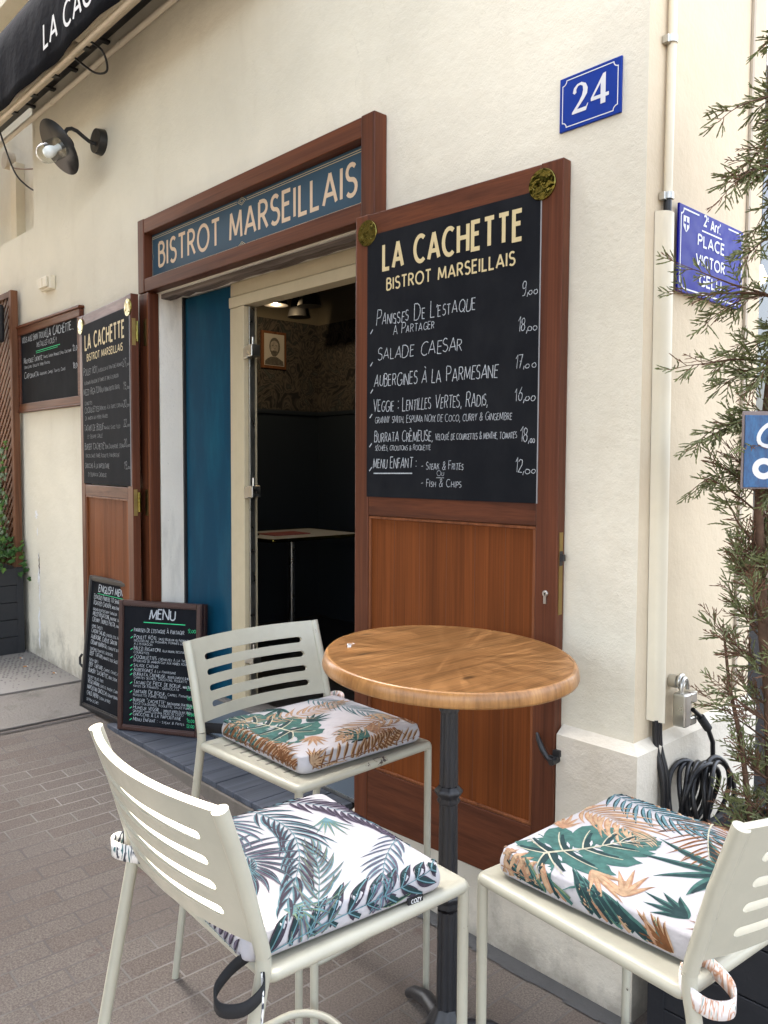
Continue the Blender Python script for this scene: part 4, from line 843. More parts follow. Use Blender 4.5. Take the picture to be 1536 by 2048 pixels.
wire('cable', 'thin brown wire looped inside the wall niche', [(-7.0, 2.36, 4.05), (-6.8, 2.32, 3.93), (-6.5, 2.37, 3.86), (-6.3, 2.37, 3.84), (-6.1, 2.38, 3.84)], .005, mat('brown wire', (.2, .11, .06, 1), .5))
jb = MB(); jb.tube([(-7.05, 2.398, 4.06), (-7.05, 2.33, 4.06)], .07, 10); o = jb.build('junction_box', M_beige); rebase(o, (-7.05, 2.39, 4.06)); tag(o, 'round beige junction box in the wall niche', 'junction box')
npipe = MB(); npipe.box(-6.92, -6.80, 2.33, 2.399, 3.221, 3.98); o = npipe.build('niche_duct', M_pvc); rebase(o, (-6.85, 2.38, 3.22)); tag(o, 'white vertical cable duct in the wall niche', 'cable duct')

# ---- cable duct, pipe, lock, coil on the side wall
dk = thing('cable_duct', 'tall ivory half round cable duct on the side wall by the corner', 'cable duct', (-1.2, 2.2, .86))
mb = MB(); XS = -1.1985
pr = [(2.148, 0), (2.156, .012)]+[(2.188+.032*cos(radians(a)), .010+.022*sin(radians(a))) for a in range(170, 9, -16)]+[(2.222, .010), (2.228, 0)]
def duct(zb, zt):
    sh_ = lambda z: .018*(2.33-z)/1.46
    vs = [(XS+b, a+sh_(z), z-(.03*(a-2.15)/.1 if z == zb else 0)) for z in (zb, zt) for a, b in pr]; k = len(pr)
    mb.add(vs, [(i, i+1, k+i+1, k+i) for i in range(k-1)], True); mb.add(vs[k:], [tuple(range(k))], False); mb.add(vs[:k], [tuple(range(k))[::-1]], False)
duct(.862, 2.322); mb.build('cover', M_pvc, dk)
mb = MB()
for z in (2.25, 1.98, 1.66, 1.33, 1.02): mb.box(XS+.010, XS+.0175, 2.160+.018*(2.33-z)/1.46, 2.1612+.018*(2.33-z)/1.46, z-.022, z+.022)
mb.build('slot', M_rub, dk)
vp = thing('wall_pipe', 'thin white pipe rising above the cable duct to the frame top', 'pipe', (-1.19, 2.19, 2.34))
mb = MB(); mb.tube([(XS+.014, 2.192, 2.36), (XS+.014, 2.200, 3.2), (XS+.014, 2.21, 7.8)], .0125, 12); mb.build('pipe', M_pvc, vp)
for z in (2.36, 2.79): mb = MB(); mb.tube([(XS+.014, 2.192, z), (XS+.014, 2.192, z+.018)], .017, 12); mb.box(XS+.001, XS+.018, 2.165, 2.182, z-.004, z+.016); mb.build('clip', M_steel, vp)
mb = MB(); mb.tube([(XS+.014, 2.192, 2.30), (XS+.014, 2.192, 2.359)], .012, 10); mb.build('cable_end', M_cable, vp)
for i, (dy, c) in enumerate(((0, M_cable), (.022, M_cable))):
    wire('cable', ['black cable with white paint marks below the duct nearest the corner', 'second black cable below the ivory duct beside the lock'][i], [(-1.180, 2.186+dy, .862), (-1.176, 2.186+dy, .78), (-1.150, 2.186+dy, .66), (-1.148, 2.182+dy, .4), (-1.146, 2.19+dy, .1), (-1.14, 2.19+dy, .02)], .0095)
pl = thing('padlock', 'steel padlock hanging on a ring bolt beside the cable duct', 'padlock', (-1.19, 2.33, .9))
Mk = Matrix.Translation((-1.150, 2.315, .885))
mb = MB(); mb.tube([(-1.1975, 2.306, .955), (-1.175, 2.306, .955)], .020, 16); mb.tube([(-1.166, 2.31+.019*cos(a*pi/6), .957+.019*sin(a*pi/6)) for a in range(12)], .0065, 8, closed=True); mb.build('ring_bolt', M_steel, pl)
mb = MB(); mb.tube([(-1.160, 2.318+.020*cos(radians(a)), .930+.036*sin(radians(a))) for a in range(0, 181, 15)]+[(-1.160, 2.298, .89)], .0065, 10); mb.build('shackle', M_steel, pl)
mb = MB(); mb.box(-1.180, -1.138, 2.285, 2.322, .823, .925); mb.box(-1.180, -1.138, 2.3225, 2.362, .890, .925); mb.box(-1.180, -1.138, 2.3225, 2.362, .823, .852); mb.build('body', M_steel, pl, .006)
mb = MB(); mb.tube([(-1.158, 2.346, .826), (-1.158, 2.346, .920)], .0075, 12); mb.build('pin', M_steel, pl)
cc = thing('coiled_cable', 'coil of thick black cable hanging from the padlock by the plinth', 'cable', (-1.12, 2.33, .55))
mb = MB()
for k in range(9):
    cy = 2.30+.008*k+rnd.uniform(-.02, .02); ry = .085+rnd.uniform(-.02, .015); rz = .105+rnd.uniform(-.015, .012); ph = rnd.uniform(-.35, .35); xx = -1.148+.009*k
    mb.tube([(xx+.012*sin(2*t*pi/14+k), cy+ry*cos(t*2*pi/28)*cos(ph)-rz*sin(t*2*pi/28)*sin(ph), .615+rz*sin(t*2*pi/28)*cos(ph)+ry*cos(t*2*pi/28)*sin(ph)) for t in range(28)], .0078, 7, closed=True)
mb.build('coil', M_cable, cc)
mb = MB(); mb.tube([(-1.14, 2.335, .872), (-1.135, 2.365, .85), (-1.125, 2.40, .81), (-1.12, 2.43, .755), (-1.12, 2.435, .70), (-1.12, 2.42, .66)], .0075, 8); mb.build('lead', M_cable, cc)
mb = MB(); mb.tube([(-1.133, 2.372, .842), (-1.124, 2.405, .802)], .013, 12); mb.build('sleeve', M_rub, cc)

# ------------------------------------------------------------------ house added outside the picture, blocks light coming from the left
nbh = thing('added_house', 'ochre house added out of view on the left to block side light', 'building', (-13.5, -7.5, .2))
hx = -9.0; mb = MB(); mb.box(-18, hx, -15, -1.0, -.1, 9.0); mb.build('wall', plaster('ochre render', (.34, .27, .18, 1)), nbh)
mb = MB(); mb.box(-18.3, hx+.35, -15.3, -.65, 9.001, 9.2); mb.build('roof', plaster('roof tiles', (.25, .12, .07, 1)), nbh)
for yy in (-3.2, -6.4, -9.6, -12.8):
    for zz in (1.2, 4.0, 6.6):
        mb = MB(); mb.box(hx+.002, hx+.03, yy-.5, yy+.5, zz, zz+1.6); f_ = mb.build('window', mat('window glass', (.03, .035, .04, 1), .1), nbh)
        mb = MB(); mb.box(hx+.002, hx+.06, yy-.98, yy-.52, zz, zz+1.6); mb.build('shutter_leaf', M_blue, f_); mb = MB(); mb.box(hx+.002, hx+.06, yy+.52, yy+.98, zz, zz+1.6); mb.build('shutter_leaf', M_blue, f_)

# ------------------------------------------------------------------ parasols added just out of the picture to block overhead light
ps = thing('added_parasol', 'large square taupe parasol added above the cafe seats to block sky light', 'parasol', (1.0, -.9, 0))
M_can = mat('taupe canvas', (.10, .09, .075, 1), .9, spec=.1)
pc0 = Vector((.0, -.22, 0)); hw = 1.22; mb = MB(); N_ = 16; vs = []
for i in range(N_+1):
    for j in range(N_+1):
        a, b = -1+2*i/N_, -1+2*j/N_; r_ = max(abs(a), abs(b)); vs.append(pc0+Vector((a*hw, b*hw, 3.45-.58*r_-.05*(1-abs(abs(a)-abs(b)))*r_*(1-r_))))
mb.add(vs, [(i*(N_+1)+j, i*(N_+1)+j+1, (i+1)*(N_+1)+j+1, (i+1)*(N_+1)+j) for i in range(N_) for j in range(N_)], True)
o = mb.build('canopy', M_can, ps); sd = o.modifiers.new('solid', 'SOLIDIFY'); sd.thickness = .004
mb = MB(); mb.tube([(.0, -.22, 3.44), (.0, -.22, 2.5)], .025, 12); mb.tube([(.0, -.22, 3.40), (1.3, -1.3, 3.75), (1.75, -1.7, 2.8), (1.75, -1.7, .05)], .035, 12); mb.build('mast', M_beige, ps)
for a, b in ((1, 1), (1, -1), (-1, 1), (-1, -1)):
    mb = MB(); mb.tube([pc0+Vector((a*.03, b*.03, 3.36)), pc0+Vector((a*hw, b*hw, 2.85))], .010, 8); mb.build('rib', M_beige, ps)
mb = MB(); mb.box(1.3, 2.2, -2.15, -1.25, .005, .09); mb.build('base', M_iron, ps, .01)
ps2 = ps.copy(); COL.objects.link(ps2); ps2.location = Vector((1.0, -.9, 0))+Vector((-3.0, -.40, gz(-2.0))); ps2['label'] = 'second large taupe parasol added further left to shade the ground'
for c in [c for c in bpy.data.objects if c.parent == ps]: d = c.copy(); COL.objects.link(d); d.parent = ps2
ps3 = ps.copy(); COL.objects.link(ps3); ps3.location = Vector((1.0, -.9, 0))+Vector((-5.6, -.15, gz(-4.6))); ps3['label'] = 'third taupe parasol added at the far left to shade the ground'
for c in [c for c in bpy.data.objects if c.parent == ps]: d = c.copy(); COL.objects.link(d); d.parent = ps3
ps['group'] = ps2['group'] = ps3['group'] = 'added shading parasols'

# ================================================================== ROUND TABLE
TC = Vector((-1.454, 1.593, 0)); TZ = 1.10; TR = .333
M_oak = mat('oak laminate', (.45, .25, .1, 1), .36); n = NT(M_oak)
v = n.coord((24, 1.3, 24), (0, 0, radians(-12))); v2 = n.coord((150, 3.5, 150), (0, 0, radians(-12)))
f1 = n.noise(v, 1.0, 5, .6, .7); f2 = n.noise(v2, 1.0, 4, .65, 0)
wv = n.n('ShaderNodeTexWave'); wv.inputs['Scale'].default_value = .55; wv.inputs['Distortion'].default_value = 7; wv.inputs['Detail'].default_value = 3; wv.inputs['Detail Scale'].default_value = .8
n.l(n.coord((11, .55, 11), (0, 0, radians(-12))), wv.inputs['Vector'])
c = n.ramp(f1, [(.2, (.28, .128, .042)), (.5, (.355, .168, .058)), (.8, (.41, .21, .08))])
c = n.mix(.14, c, n.ramp(wv.outputs['Fac'], [(.1, (.72, .68, .62)), (.5, (1.1, 1.1, 1.1))]), 'MULTIPLY')
c = n.mix(.75, c, n.ramp(f2, [(.38, (.55, .51, .47)), (.54, (1.10, 1.10, 1.10))]), 'MULTIPLY')
kn = n.n('ShaderNodeTexVoronoi'); kn.inputs['Scale'].default_value = 1.0; n.l(n.coord((9, 3.2, 9), (0, 0, radians(-12))), kn.inputs['Vector'])
c = n.mix(n.ramp(kn.outputs['Distance'], [(.03, (.85, .85, .85)), (.11, (0, 0, 0))]), c, (.06, .026, .010, 1)); n.color(c)
n.rough(n.ramp(f2, [(.2, (.42,)*3), (.8, (.3,)*3)])); n.bump(f2, .03, .001)
M_rim = wood('oak rim', 'Z', (.20, .088, .026, 1), (.38, .195, .07, 1), .3, .7, .3)
tb = thing('round_bistro_table', 'round oak topped bistro table on a fluted cast iron column', 'table', tuple(TC))
tilt = Matrix.Translation((TC.x, TC.y, TZ)) @ (Matrix.Rotation(radians(2.0), 4, Vector((.68, .73, 0))) @ Matrix.Rotation(radians(1.9), 4, Vector((-.73, .68, 0))))
mb = MB(); mb.lathe([(0, .0), (TR*.35, .0), (TR*.7, 0), (TR-.010, 0)], M=tilt, n=72); mb.build('table_top', M_oak, tb)
mb = MB(); mb.lathe([(TR-.0102, -.0002), (TR-.004, .0012), (TR-.0005, -.003), (TR+.003, -.010), (TR+.007, -.030), (TR+.005, -.036), (TR-.004, -.038), (.03, -.0385)], M=tilt, n=96); mb.build('table_rim', M_rim, tb)
lt = MB(); Ft = lambda x, z, o=0.0: tilt @ Vector((x, z, o))
ang = radians(196); c0 = Vector((-.245, -.155, 0)); du = Vector((.73, .02, 0)).normalized(); 
Ft2 = lambda x, z, o=0.0: tilt @ (c0+Vector((.80, -.60, 0))*x+Vector((.42, .91, 0)).normalized()*z+Vector((0, 0, o)))
for p in ([(0, .017), (.004, .022), (.010, .021), (.011, .014), (.004, .004), (.014, .003)], [(.016, .004), (.020, .012), (.024, .010), (.022, .003), (.017, .003)], [(.027, .004), (.030, .011), (.034, .009), (.033, .003), (.028, .003)], [(.036, .004), (.039, .010), (.043, .008), (.041, .003), (.037, .003)]): line2(lt, Ft2, p, .0028, .0006)
lt.build('chalk_mark', M_white, tb)
flute = lambda a, z: 1-.07*abs(cos(5*a)) if True else 1
mb = MB(); col = [(.038, .02), (.034, .10), (.030, .12)]
mb.lathe([(.0285, .13), (.0275, .40)], tuple(TC), 60, rfun=lambda a, z: 1-.20*max(0, cos(8*a))**3)
mb.lathe([(.027, .47), (.025, .70)], tuple(TC), 60, rfun=lambda a, z: 1-.20*max(0, cos(8*a))**3)
mb.lathe([(.0255, .745), (.0235, .955)], tuple(TC), 60, rfun=lambda a, z: 1-.20*max(0, cos(8*a))**3)
mb.lathe([(.0235, .985), (.0225, 1.052)], tuple(TC), 60, rfun=lambda a, z: 1-.20*max(0, cos(8*a))**3); mb.build('column', M_iron, tb)
for z, r in ((.97, .027), (.722, .031), (.435, .034)):
    mb = MB(); k = r/.027
    mb.lathe([(r*.85, z-.026), (r*.98, z-.018), (r*.86, z-.011), (r*.95, z-.006), (r*1.15, z+.004), (r*1.17, z+.010), (r*.95, z+.017), (r*.84, z+.022)], tuple(TC), 40, rfun=lambda a, zz: 1+.06*cos(8*a)); mb.build('column_collar', M_iron, tb)
mb = MB(); mb.lathe([(.075, .0), (.07, .03), (.045, .055), (.055, .075), (.05, .095), (.03, .13)], tuple(TC), 40, rfun=lambda a, zz: 1+.05*cos(8*a))
for k in range(3):
    a = radians(40+120*k); d = Vector((cos(a), sin(a), 0)); mb.tube([TC+d*.04+Vector((0, 0, .07)), TC+d*.12+Vector((0, 0, .075)), TC+d*.20+Vector((0, 0, .045)), TC+d*.245+Vector((0, 0, .014))], [.026, .022, .018, .014], 10)
mb.build('foot', M_iron, tb)
mb = MB(); mb.lathe([(.09, 1.050), (.088, 1.056), (.03, 1.0562)], tuple(TC), 24); mb.build('top_plate', M_iron, tb)

# ================================================================== CHAIRS (local: forward +x, left +y)
SW, SD, SZ = .2525, .2325, .800
def chair_parts(root):
    mb = MB(); rr = .012; rc = .022                                   # seat plate with rolled edge
    def outline(ins): return rrect(-SD+ins, SD-ins, -SW+ins, SW-ins, max(rc-ins, .004), 6)
    rings = []
    for a in range(-90, 91, 18): rings.append((outline(rr-rr*cos(radians(a))), SZ-rr+rr*sin(radians(a))-.0))
    rings = [(outline(.05), SZ-2*rr+.004)]+rings+[(outline(.020), SZ-.0008), (outline(.026), SZ-.0035), (outline(.08), SZ-.004)]
    vs = [(x, y, z) for o, z in rings for x, y in o]; k = len(rings[0][0])
    mb.add(vs, [(i*k+j, i*k+(j+1) % k, (i+1)*k+(j+1) % k, (i+1)*k+j) for i in range(len(rings)-1) for j in range(k)], True)
    mb.add(vs[-k:], [tuple(range(k))], False); mb.add(vs[:k], [tuple(range(k))[::-1]], False)
    seat = mb.build('seat', M_chair, root, world=False)
    mb = MB()
    for i in range(9):
        x = -.16+.04*i
        for s in (-1,): mb.box(x-.004, x+.004, s*.185-.025, s*.185+.025, SZ-.0038, SZ-.0030)
    mb.build('seat_slot', M_slot, seat, world=False)
    for s in (-1, 1):
        mb = MB(); mb.tube([(SD-.013, s*(SW-.013), .012), (SD-.013, s*(SW-.013), SZ-.012)], [.0095, .0108], 14); l = mb.build('leg', M_chair, root, world=False)
        mb = MB(); mb.tube([(SD-.013, s*(SW-.013), .0), (SD-.013, s*(SW-.013), .016)], .0115, 12); mb.build('rubber_foot', M_rub, l, world=False)
        P = [(-SD-.155, s*(SW-.008), .012), (-SD-.075, s*(SW-.010), .42), (-SD-.006, s*(SW-.012), .765), (-SD+.001, s*(SW-.012), .80), (-SD+.001, s*(SW-.012), .825)]
        mb = MB(); mb.tube(P, [.0105, .0118, .0125, .0125, .0125], 14); l = mb.build('leg', M_chair, root, world=False)
        mb = MB(); mb.tube([(-SD-.158, s*(SW-.008), .0), (-SD-.154, s*(SW-.008), .018)], .0118, 12); mb.build('rubber_foot', M_rub, l, world=False)
        mb = MB(); mb.tube([(-SD+.001, s*(SW-.012), .8255), (-SD-.004, s*(SW-.012), .848), (-SD-.037, s*(SW-.012), .97), (-SD-.074, s*(SW-.012), 1.082)], [.0125, .0128, .0135, .0135], 14); mb.build('back_post', M_chair, root, world=False)
    # curved back panel with four rounded slots
    bm = bmesh.new(); zb, zt = .850, 1.082; wd = SW-.013
    def Pt(u, z):
        t = (z-.848)/(1.082-.848); bx = -SD-.004-.070*t
        return (bx-.042*(1-(u/wd)**2), u, z)
    slots = [.890, .935, .980, 1.025]; hh = .0090; uL = wd*.78
    us = [-wd+2*wd*i/40 for i in range(41)]
    def quad(a): bm.faces.new([bm.verts.new(Pt(*q)) for q in a])
    zs = [zb]
    for s in slots: zs += [s-hh, s+hh]
    zs.append(zt)
    for i in range(0, len(zs)-1, 2):
        for j in range(40):
            for m0, m1 in ((0, .5), (.5, 1)):
                za = zs[i]+(zs[i+1]-zs[i])*m0; z2 = zs[i]+(zs[i+1]-zs[i])*m1
                quad(((us[j], za), (us[j+1], za), (us[j+1], z2), (us[j], z2)))
    for s in slots:
        for k in range(8):
            za, z2 = s-hh+2*hh*k/8, s-hh+2*hh*(k+1)/8
            e = lambda z: uL-hh+sqrt(max(hh*hh-(z-s)**2, 0))
            for sg_ in (-1, 1):
                for q in range(4):
                    f = lambda z, q_: sg_*(e(z)+(wd-e(z))*q_/4)
                    quad(((f(za, q), za), (f(za, q+1), za), (f(z2, q+1), z2), (f(z2, q), z2)))
    bmesh.ops.remove_doubles(bm, verts=bm.verts, dist=.0002); bmesh.ops.recalc_face_normals(bm, faces=bm.faces)
    me = bpy.data.meshes.new('back_panel'); bm.to_mesh(me); bm.free(); me.materials.append(M_chair)
    for p in me.polygons: p.use_smooth = True
    o = bpy.data.objects.new('back_panel', me); COL.objects.link(o); o.parent = root
    sd = o.modifiers.new('solid', 'SOLIDIFY'); sd.thickness = .014; sd.offset = 0
    es = o.modifiers.new('edges', 'EDGE_SPLIT'); es.split_angle = radians(40)
    # footrest ring
    mb = MB(); mb.tube([(x, y, .30) for x, y in rrect(-SD-.075, SD-.027, -SW+.026, SW-.026, .085, 7)], .0088, 10, closed=True); mb.build('footrest', M_chair, root, world=False)
CH = (('cream bar chair in front with a palm leaf cushion, its back towards the viewer', (-1.283, .957), 87.0), ('cream bar chair standing nearest the doorway in front of the menu easel', (-1.838, 1.444), 1.5), ('cream bar chair at the right beside the juniper planter', (-.774, 1.432), 174.8))
croot = None; chairs = []
def kids(o): return [c for c in bpy.data.objects if c.parent == o]
for i, (lab, (x, y), hd) in enumerate(CH):
    if i == 0: r = thing('bar_chair', lab, 'chair', (0, 0, 0), 'cream bar chairs around the table'); chair_parts(r); croot = r
    else:
        r = croot.copy(); COL.objects.link(r); r['label'] = lab
        for c in kids(croot):
            d = c.copy(); COL.objects.link(d); d.parent = r
            for g in kids(c): e = g.copy(); COL.objects.link(e); e.parent = d
    chairs.append(r)
for r, (lab, (x, y), hd) in zip(chairs, CH): r.location = (x, y, 0); r.rotation_euler = (0, 0, radians(hd)); r.scale = (1, 1.05, 1) if r is croot else (1, 1, 1)

# ================================================================== CUSHIONS with leaf prints
CA, CB, CT, CR = .205, .212, .050, .0075        # half sizes: forward v, lateral u
def cmap(u, v, o=0.0):
    """flat pattern point (u left, v forward) -> local 3D on the cushion cover, o = lift"""
    def ax(t, a):
        s = 1 if t >= 0 else -1; e = abs(t)-(a-CR)
        if e <= 0: return t, 0.0, 0.0, 1.0
        if e < CR*pi/2: q = e/CR; return s*(a-CR+CR*sin(q)), CR-CR*cos(q), s*sin(q), cos(q)
        d = CR+e-CR*pi/2; bul = .004*sin(pi*min(1, (d-CR)/(CT-CR)))
        return s*(a+bul), min(d, CT-.0015), s*1.0, 0.0
    x, dv, nv, cv_ = ax(v, CA); y, du_, nu, cu = ax(u, CB)
    d = max(dv, du_); o += .0011 if d > 0 and o > 0 else 0
    puff = .007*max(0, 1-(v/CA)**4)*max(0, 1-(u/CB)**4)+.0018*sin(u*31+v*17)*max(0, 1-(v/CA)**4)*max(0, 1-(u/CB)**4)
    if dv >= du_: nrm = Vector((nv, 0, cv_ if dv > 0 else 1))
    else: nrm = Vector((0, nu, cu))
    nrm.normalize()
    return Vector((x, y, CT-d+puff))+nrm*o
class Print:
    def __init__(s, flip=1): s.mb = MB(); s.k = 0; s.fl = flip
    def strip(s, pts, wds, mi, lift=None):
        """tapered strip; dropped where it would leave the cloth or hit a corner"""
        s.k += 1; o = (lift if lift is not None else .0005+(s.k % 13)*.00005)
        n = len(pts); ok = []
        L = []; R = []
        for i in range(n):
            a = pts[max(i-1, 0)]; b = pts[min(i+1, n-1)]; d = Vector((b[0]-a[0], b[1]-a[1]))
            if d.length < 1e-6: d = Vector((1, 0))
            d.normalize(); w_ = wds[i]/2; L.append((pts[i][0]-d.y*w_, pts[i][1]+d.x*w_)); R.append((pts[i][0]+d.y*w_, pts[i][1]-d.x*w_))
        def good(p):
            eu = abs(p[0])-CB; ev = abs(p[1])-CA
            if eu > -.012 and ev > -.012: return False
            return eu < CT-.012 and ev < CT-.012
        s.mb.mi = mi
        vs = [cmap(s.fl*p[0], p[1], o) for p in L]+[cmap(s.fl*p[0], p[1], o) for p in R]
        s.mb.add(vs, [(i, n+i, n+i+1, i+1) for i in range(n-1) if good(L[i]) and good(R[i]) and good(L[i+1]) and good(R[i+1])], False)
    def blade(s, p0, ang, ln, wd, mis, bend=0.0, n=9, asym=.38):
        """one leaflet: outer colour, inner darker stroke, hairline"""
        pts = []; a = ang; x, y = p0
        for i in range(n+1):
            pts.append((x, y)); x += cos(a)*ln/n; y += sin(a)*ln/n; a += bend/n
        prof = [max(.02, sin(pi*min(1, (i/n)**.7*.97+.03))) for i in range(n+1)]
        s.strip(pts, [wd*p for p in prof], mis[0], .0005+(s.k % 7)*.00004)
        if len(mis) > 1:
            q = [(px+.10*wd*sin(ang), py-.10*wd*cos(ang)) for px, py in pts[:n]]
            s.strip(q, [wd*.52*p for p in prof[:n]], mis[1], .0009+(s.k % 7)*.00004)
        if len(mis) > 2: s.strip(pts[:n], [wd*.11]*n, mis[2], .0013+(s.k % 7)*.00004)
    def frond(s, path, n, ln, wd, mis, a0=65, a1=25, bend=.5, stem=4, sw=.003, both=True, grow=.35):
        P = bez(path, 24)
        s.strip(P, [sw*(1-.6*i/24) for i in range(25)], stem, .0018)
        for k in range(n):
            t = .04+.95*k/(n-1); i = min(23, int(t*24)); f = t*24-i
            p = (P[i][0]+(P[i+1][0]-P[i][0])*f, P[i][1]+(P[i+1][1]-P[i][1])*f); d = atan2(P[i+1][1]-P[i][1], P[i+1][0]-P[i][0])
            L = ln*(grow+(1-grow)*sin(pi*min(1, .15+.8*t)))*rnd.uniform(.85, 1.12); an = radians(a0+(a1-a0)*t+rnd.uniform(-5, 5))
            for sg_ in ((1, -1) if both else (1,)): s.blade(p, d+sg_*an, L, wd*rnd.uniform(.8, 1.2), mis, -sg_*bend*rnd.uniform(.6, 1.3))
    def fan(s, p, ang, spread, n, ln, wd, mis, bend=.4):
        for k in range(n):
            t = k/(n-1)-.5; s.blade(p, ang+spread*t+rnd.uniform(-.06, .06), ln*(1-.35*abs(t)*2)*rnd.uniform(.85, 1.1), wd*rnd.uniform(.85, 1.15), mis, bend*t*2)
    def monstera(s, base, ang, ln, wd):
        """split leaf: lobes along the midrib, each with a dark shade stroke and pale vein"""
        def T(a, b): return (base[0]+cos(ang)*a-sin(ang)*b, base[1]+sin(ang)*a+cos(ang)*b)
        mid = [T(ln*t, .012*ln*sin(3*t)) for t in [i/20 for i in range(21)]]
        s.strip(mid, [wd*.62*max(0, sin(pi*min(1, .12+.86*i/20)))**.7+.002 for i in range(21)], 1, .0004)
        for sg_ in (1, -1):
            for k, (t, L, an, w_) in enumerate(((.02, .42, 140, .21), (.05, .52, 105, .22), (.18, .56, 78, .20), (.36, .54, 62, .19), (.54, .46, 48, .17), (.70, .36, 36, .14), (.84, .26, 24, .11))):
                p = T(ln*t, 0); a = ang+sg_*radians(an); L_ = L*wd*1.15; n = 10; pts = []; x, y = p; aa = a
                for i in range(n+1): pts.append((x, y)); x += cos(aa)*L_/n; y += sin(aa)*L_/n; aa -= sg_*.55/n
                pr = [1.32*w_*wd*(.60+.6*sin(pi*(.05+.95*i/n))) * (1 if i < n-1 else .45 if i == n-1 else .05) for i in range(n+1)]
                s.strip(pts, pr, 1, .0005+.00005*k)
                q = [(px+.20*w_*wd*sg_*sin(a), py-.20*w_*wd*sg_*cos(a)) for px, py in pts[:7]]
                s.strip(q, [w_*wd*.40*(1-i/9) for i in range(7)], 2, .0010+.00004*k)
                s.strip(pts[:n-2], [w_*wd*.09*(1-.6*i/n) for i in range(n-2)], 5, .0014)
                if 0 < k < 6: s.strip([pts[2], ((pts[2][0]+pts[3][0])/2-sg_*.0, (pts[2][1]+pts[3][1])/2), pts[3]] if 0 else [(px+.42*w_*wd*sg_*sin(a), py-.42*w_*wd*sg_*cos(a)) for px, py in pts[1:4]], [.001, w_*wd*.17, .001], 0, .0015)
        s.strip(mid, [wd*.035*(1-.7*i/20) for i in range(21)], 5, .0017)
def bez(p, n):
    o = []
    for i in range(n+1):
        t = i/n
        if len(p) == 3: o.append(tuple((1-t)**2*p[0][k]+2*t*(1-t)*p[1][k]+t*t*p[2][k] for k in (0, 1)))
        else: o.append(tuple((1-t)**3*p[0][k]+3*t*(1-t)**2*p[1][k]+3*t*t*(1-t)*p[2][k]+t**3*p[3][k] for k in (0, 1)))
    return o
def cushion(label, chair_i, off, rot, style):
    ch = chairs[chair_i]; hd = radians(CH[chair_i][2]+rot); cx, cy = CH[chair_i][1]
    loc = (cx+cos(hd)*off[0]-sin(hd)*off[1], cy+sin(hd)*off[0]+cos(hd)*off[1], SZ+.0005)
    r = thing('seat_cushion', label, 'cushion', loc, 'leaf printed seat cushions', hd)
    pt = Print(-1 if chair_i == 1 else 1); mb = pt.mb
    # cover: rounded rings following cmap on the straight sides
    def ol(a, b, rc): return rrect(-a, a, -b, b, rc, 8)
    def dense(q):
        o = []
        for i in range(len(q)):
            p0, p1 = q[i], q[(i+1) % len(q)]; L = sqrt((p1[0]-p0[0])**2+(p1[1]-p0[1])**2); m = 12 if L > .1 else 1
            o += [(p0[0]+(p1[0]-p0[0])*k/m, p0[1]+(p1[1]-p0[1])*k/m) for k in range(m)]
        return o
    R = []
    for z, ins in ((.0, .006), (.004, .001)): R.append((dense(ol(CA-ins, CB-ins, .022)), z))
    for i in range(1, 8):
        z = .004+(CT-CR-.004)*i/8; d = CT-z; R.append((dense(ol(CA+.004*sin(pi*min(1, (d-CR)/(CT-CR))), CB+.004*sin(pi*min(1, (d-CR)/(CT-CR))), .022)), z))
    for a in range(0, 91, 15): ins = CR-CR*cos(radians(a)); R.append((dense(ol(CA-ins, CB-ins, .022-ins*.9)), CT-CR+CR*sin(radians(a))))
    vs = [(x, y, z) for q, z in R for x, y in q]; k = len(R[0][0])
    for s in (.93, .86, .76, .62, .46, .30, .15, .0):
        vs += [tuple(cmap(y*s, x*s)) for x, y in R[-1][0]]
    m = len(vs)//k
    mb.mi = 0; mb.add(vs, [(i*k+j, i*k+(j+1) % k, (i+1)*k+(j+1) % k, (i+1)*k+j) for i in range(m-1) for j in range(k)], True); mb.add(vs[:k], [tuple(range(k))[::-1]], False)
    style(pt)
    mb.build('cover', PR, r, world=False)
    return r
def style_palm(p):
    p.frond([(.20, -.05), (.17, -.02), (.06, -.10), (-.02, -.20)], 14, .10, .0095, (7, 10), 55, 28, .6, 7, .0026); p.fan((.08, .13), radians(200), 1.0, 7, .12, .007, (8, 7), .5)
    p.frond([(.20, .02), (.10, .06), (-.02, .04), (-.16, -.10)], 17, .125, .0105, (7, 6), 52, 24, .7, 7, .0028)
    p.frond([(.20, .10), (.13, .17), (.05, .205), (-.06, .20)], 16, .085, .0105, (10, 6), 58, 26, .8, 7, .0026)
    p.frond([(.10, -.24), (.06, -.06), (-.03, -.03), (-.08, -.17)], 20, .115, .0125, (10, 6, 7), 72, 40, .6, 7, .003)
    p.frond([(-.04, .27), (-.10, .16), (-.15, .10), (-.24, .05)], 14, .075, .0075, (7, 10), 52, 26, .5, 7, .0024)
    p.frond([(-.30, -.13), (-.19, -.06), (-.12, -.0), (-.03, .03)], 15, .10, .0085, (7, 10, 8), 46, 24, .5, 7, .0024)
    p.frond([(-.258, -.22), (-.222, -.10), (-.235, .06), (-.212, .18)], 11, .085, .020, (6, 2, 7), 50, 35, .3, 7, .003)
    p.frond([(.24, -.20), (.24, -.02), (.23, .1), (.24, .2)], 15, .07, .011, (6, 7), 60, 45, .3, 7, .003)
    p.frond([(.20, -.245), (.06, -.235), (-.08, -.24), (-.20, -.235)], 20, .055, .012, (6, 10), 75, 60, .2, 7, .003)
    p.fan((.18, -.10), .9, 1.3, 6, .15, .0055, (7,)); p.fan((-.18, -.12), 2.2, 1.0, 6, .13, .0055, (8, 7), .6); p.fan((-.245, .06), 2.0, .8, 5, .12, .010, (8, 2), .3)
    p.fan((.16, -.16), 2.6, .9, 6, .12, .006, (8, 7), .5)
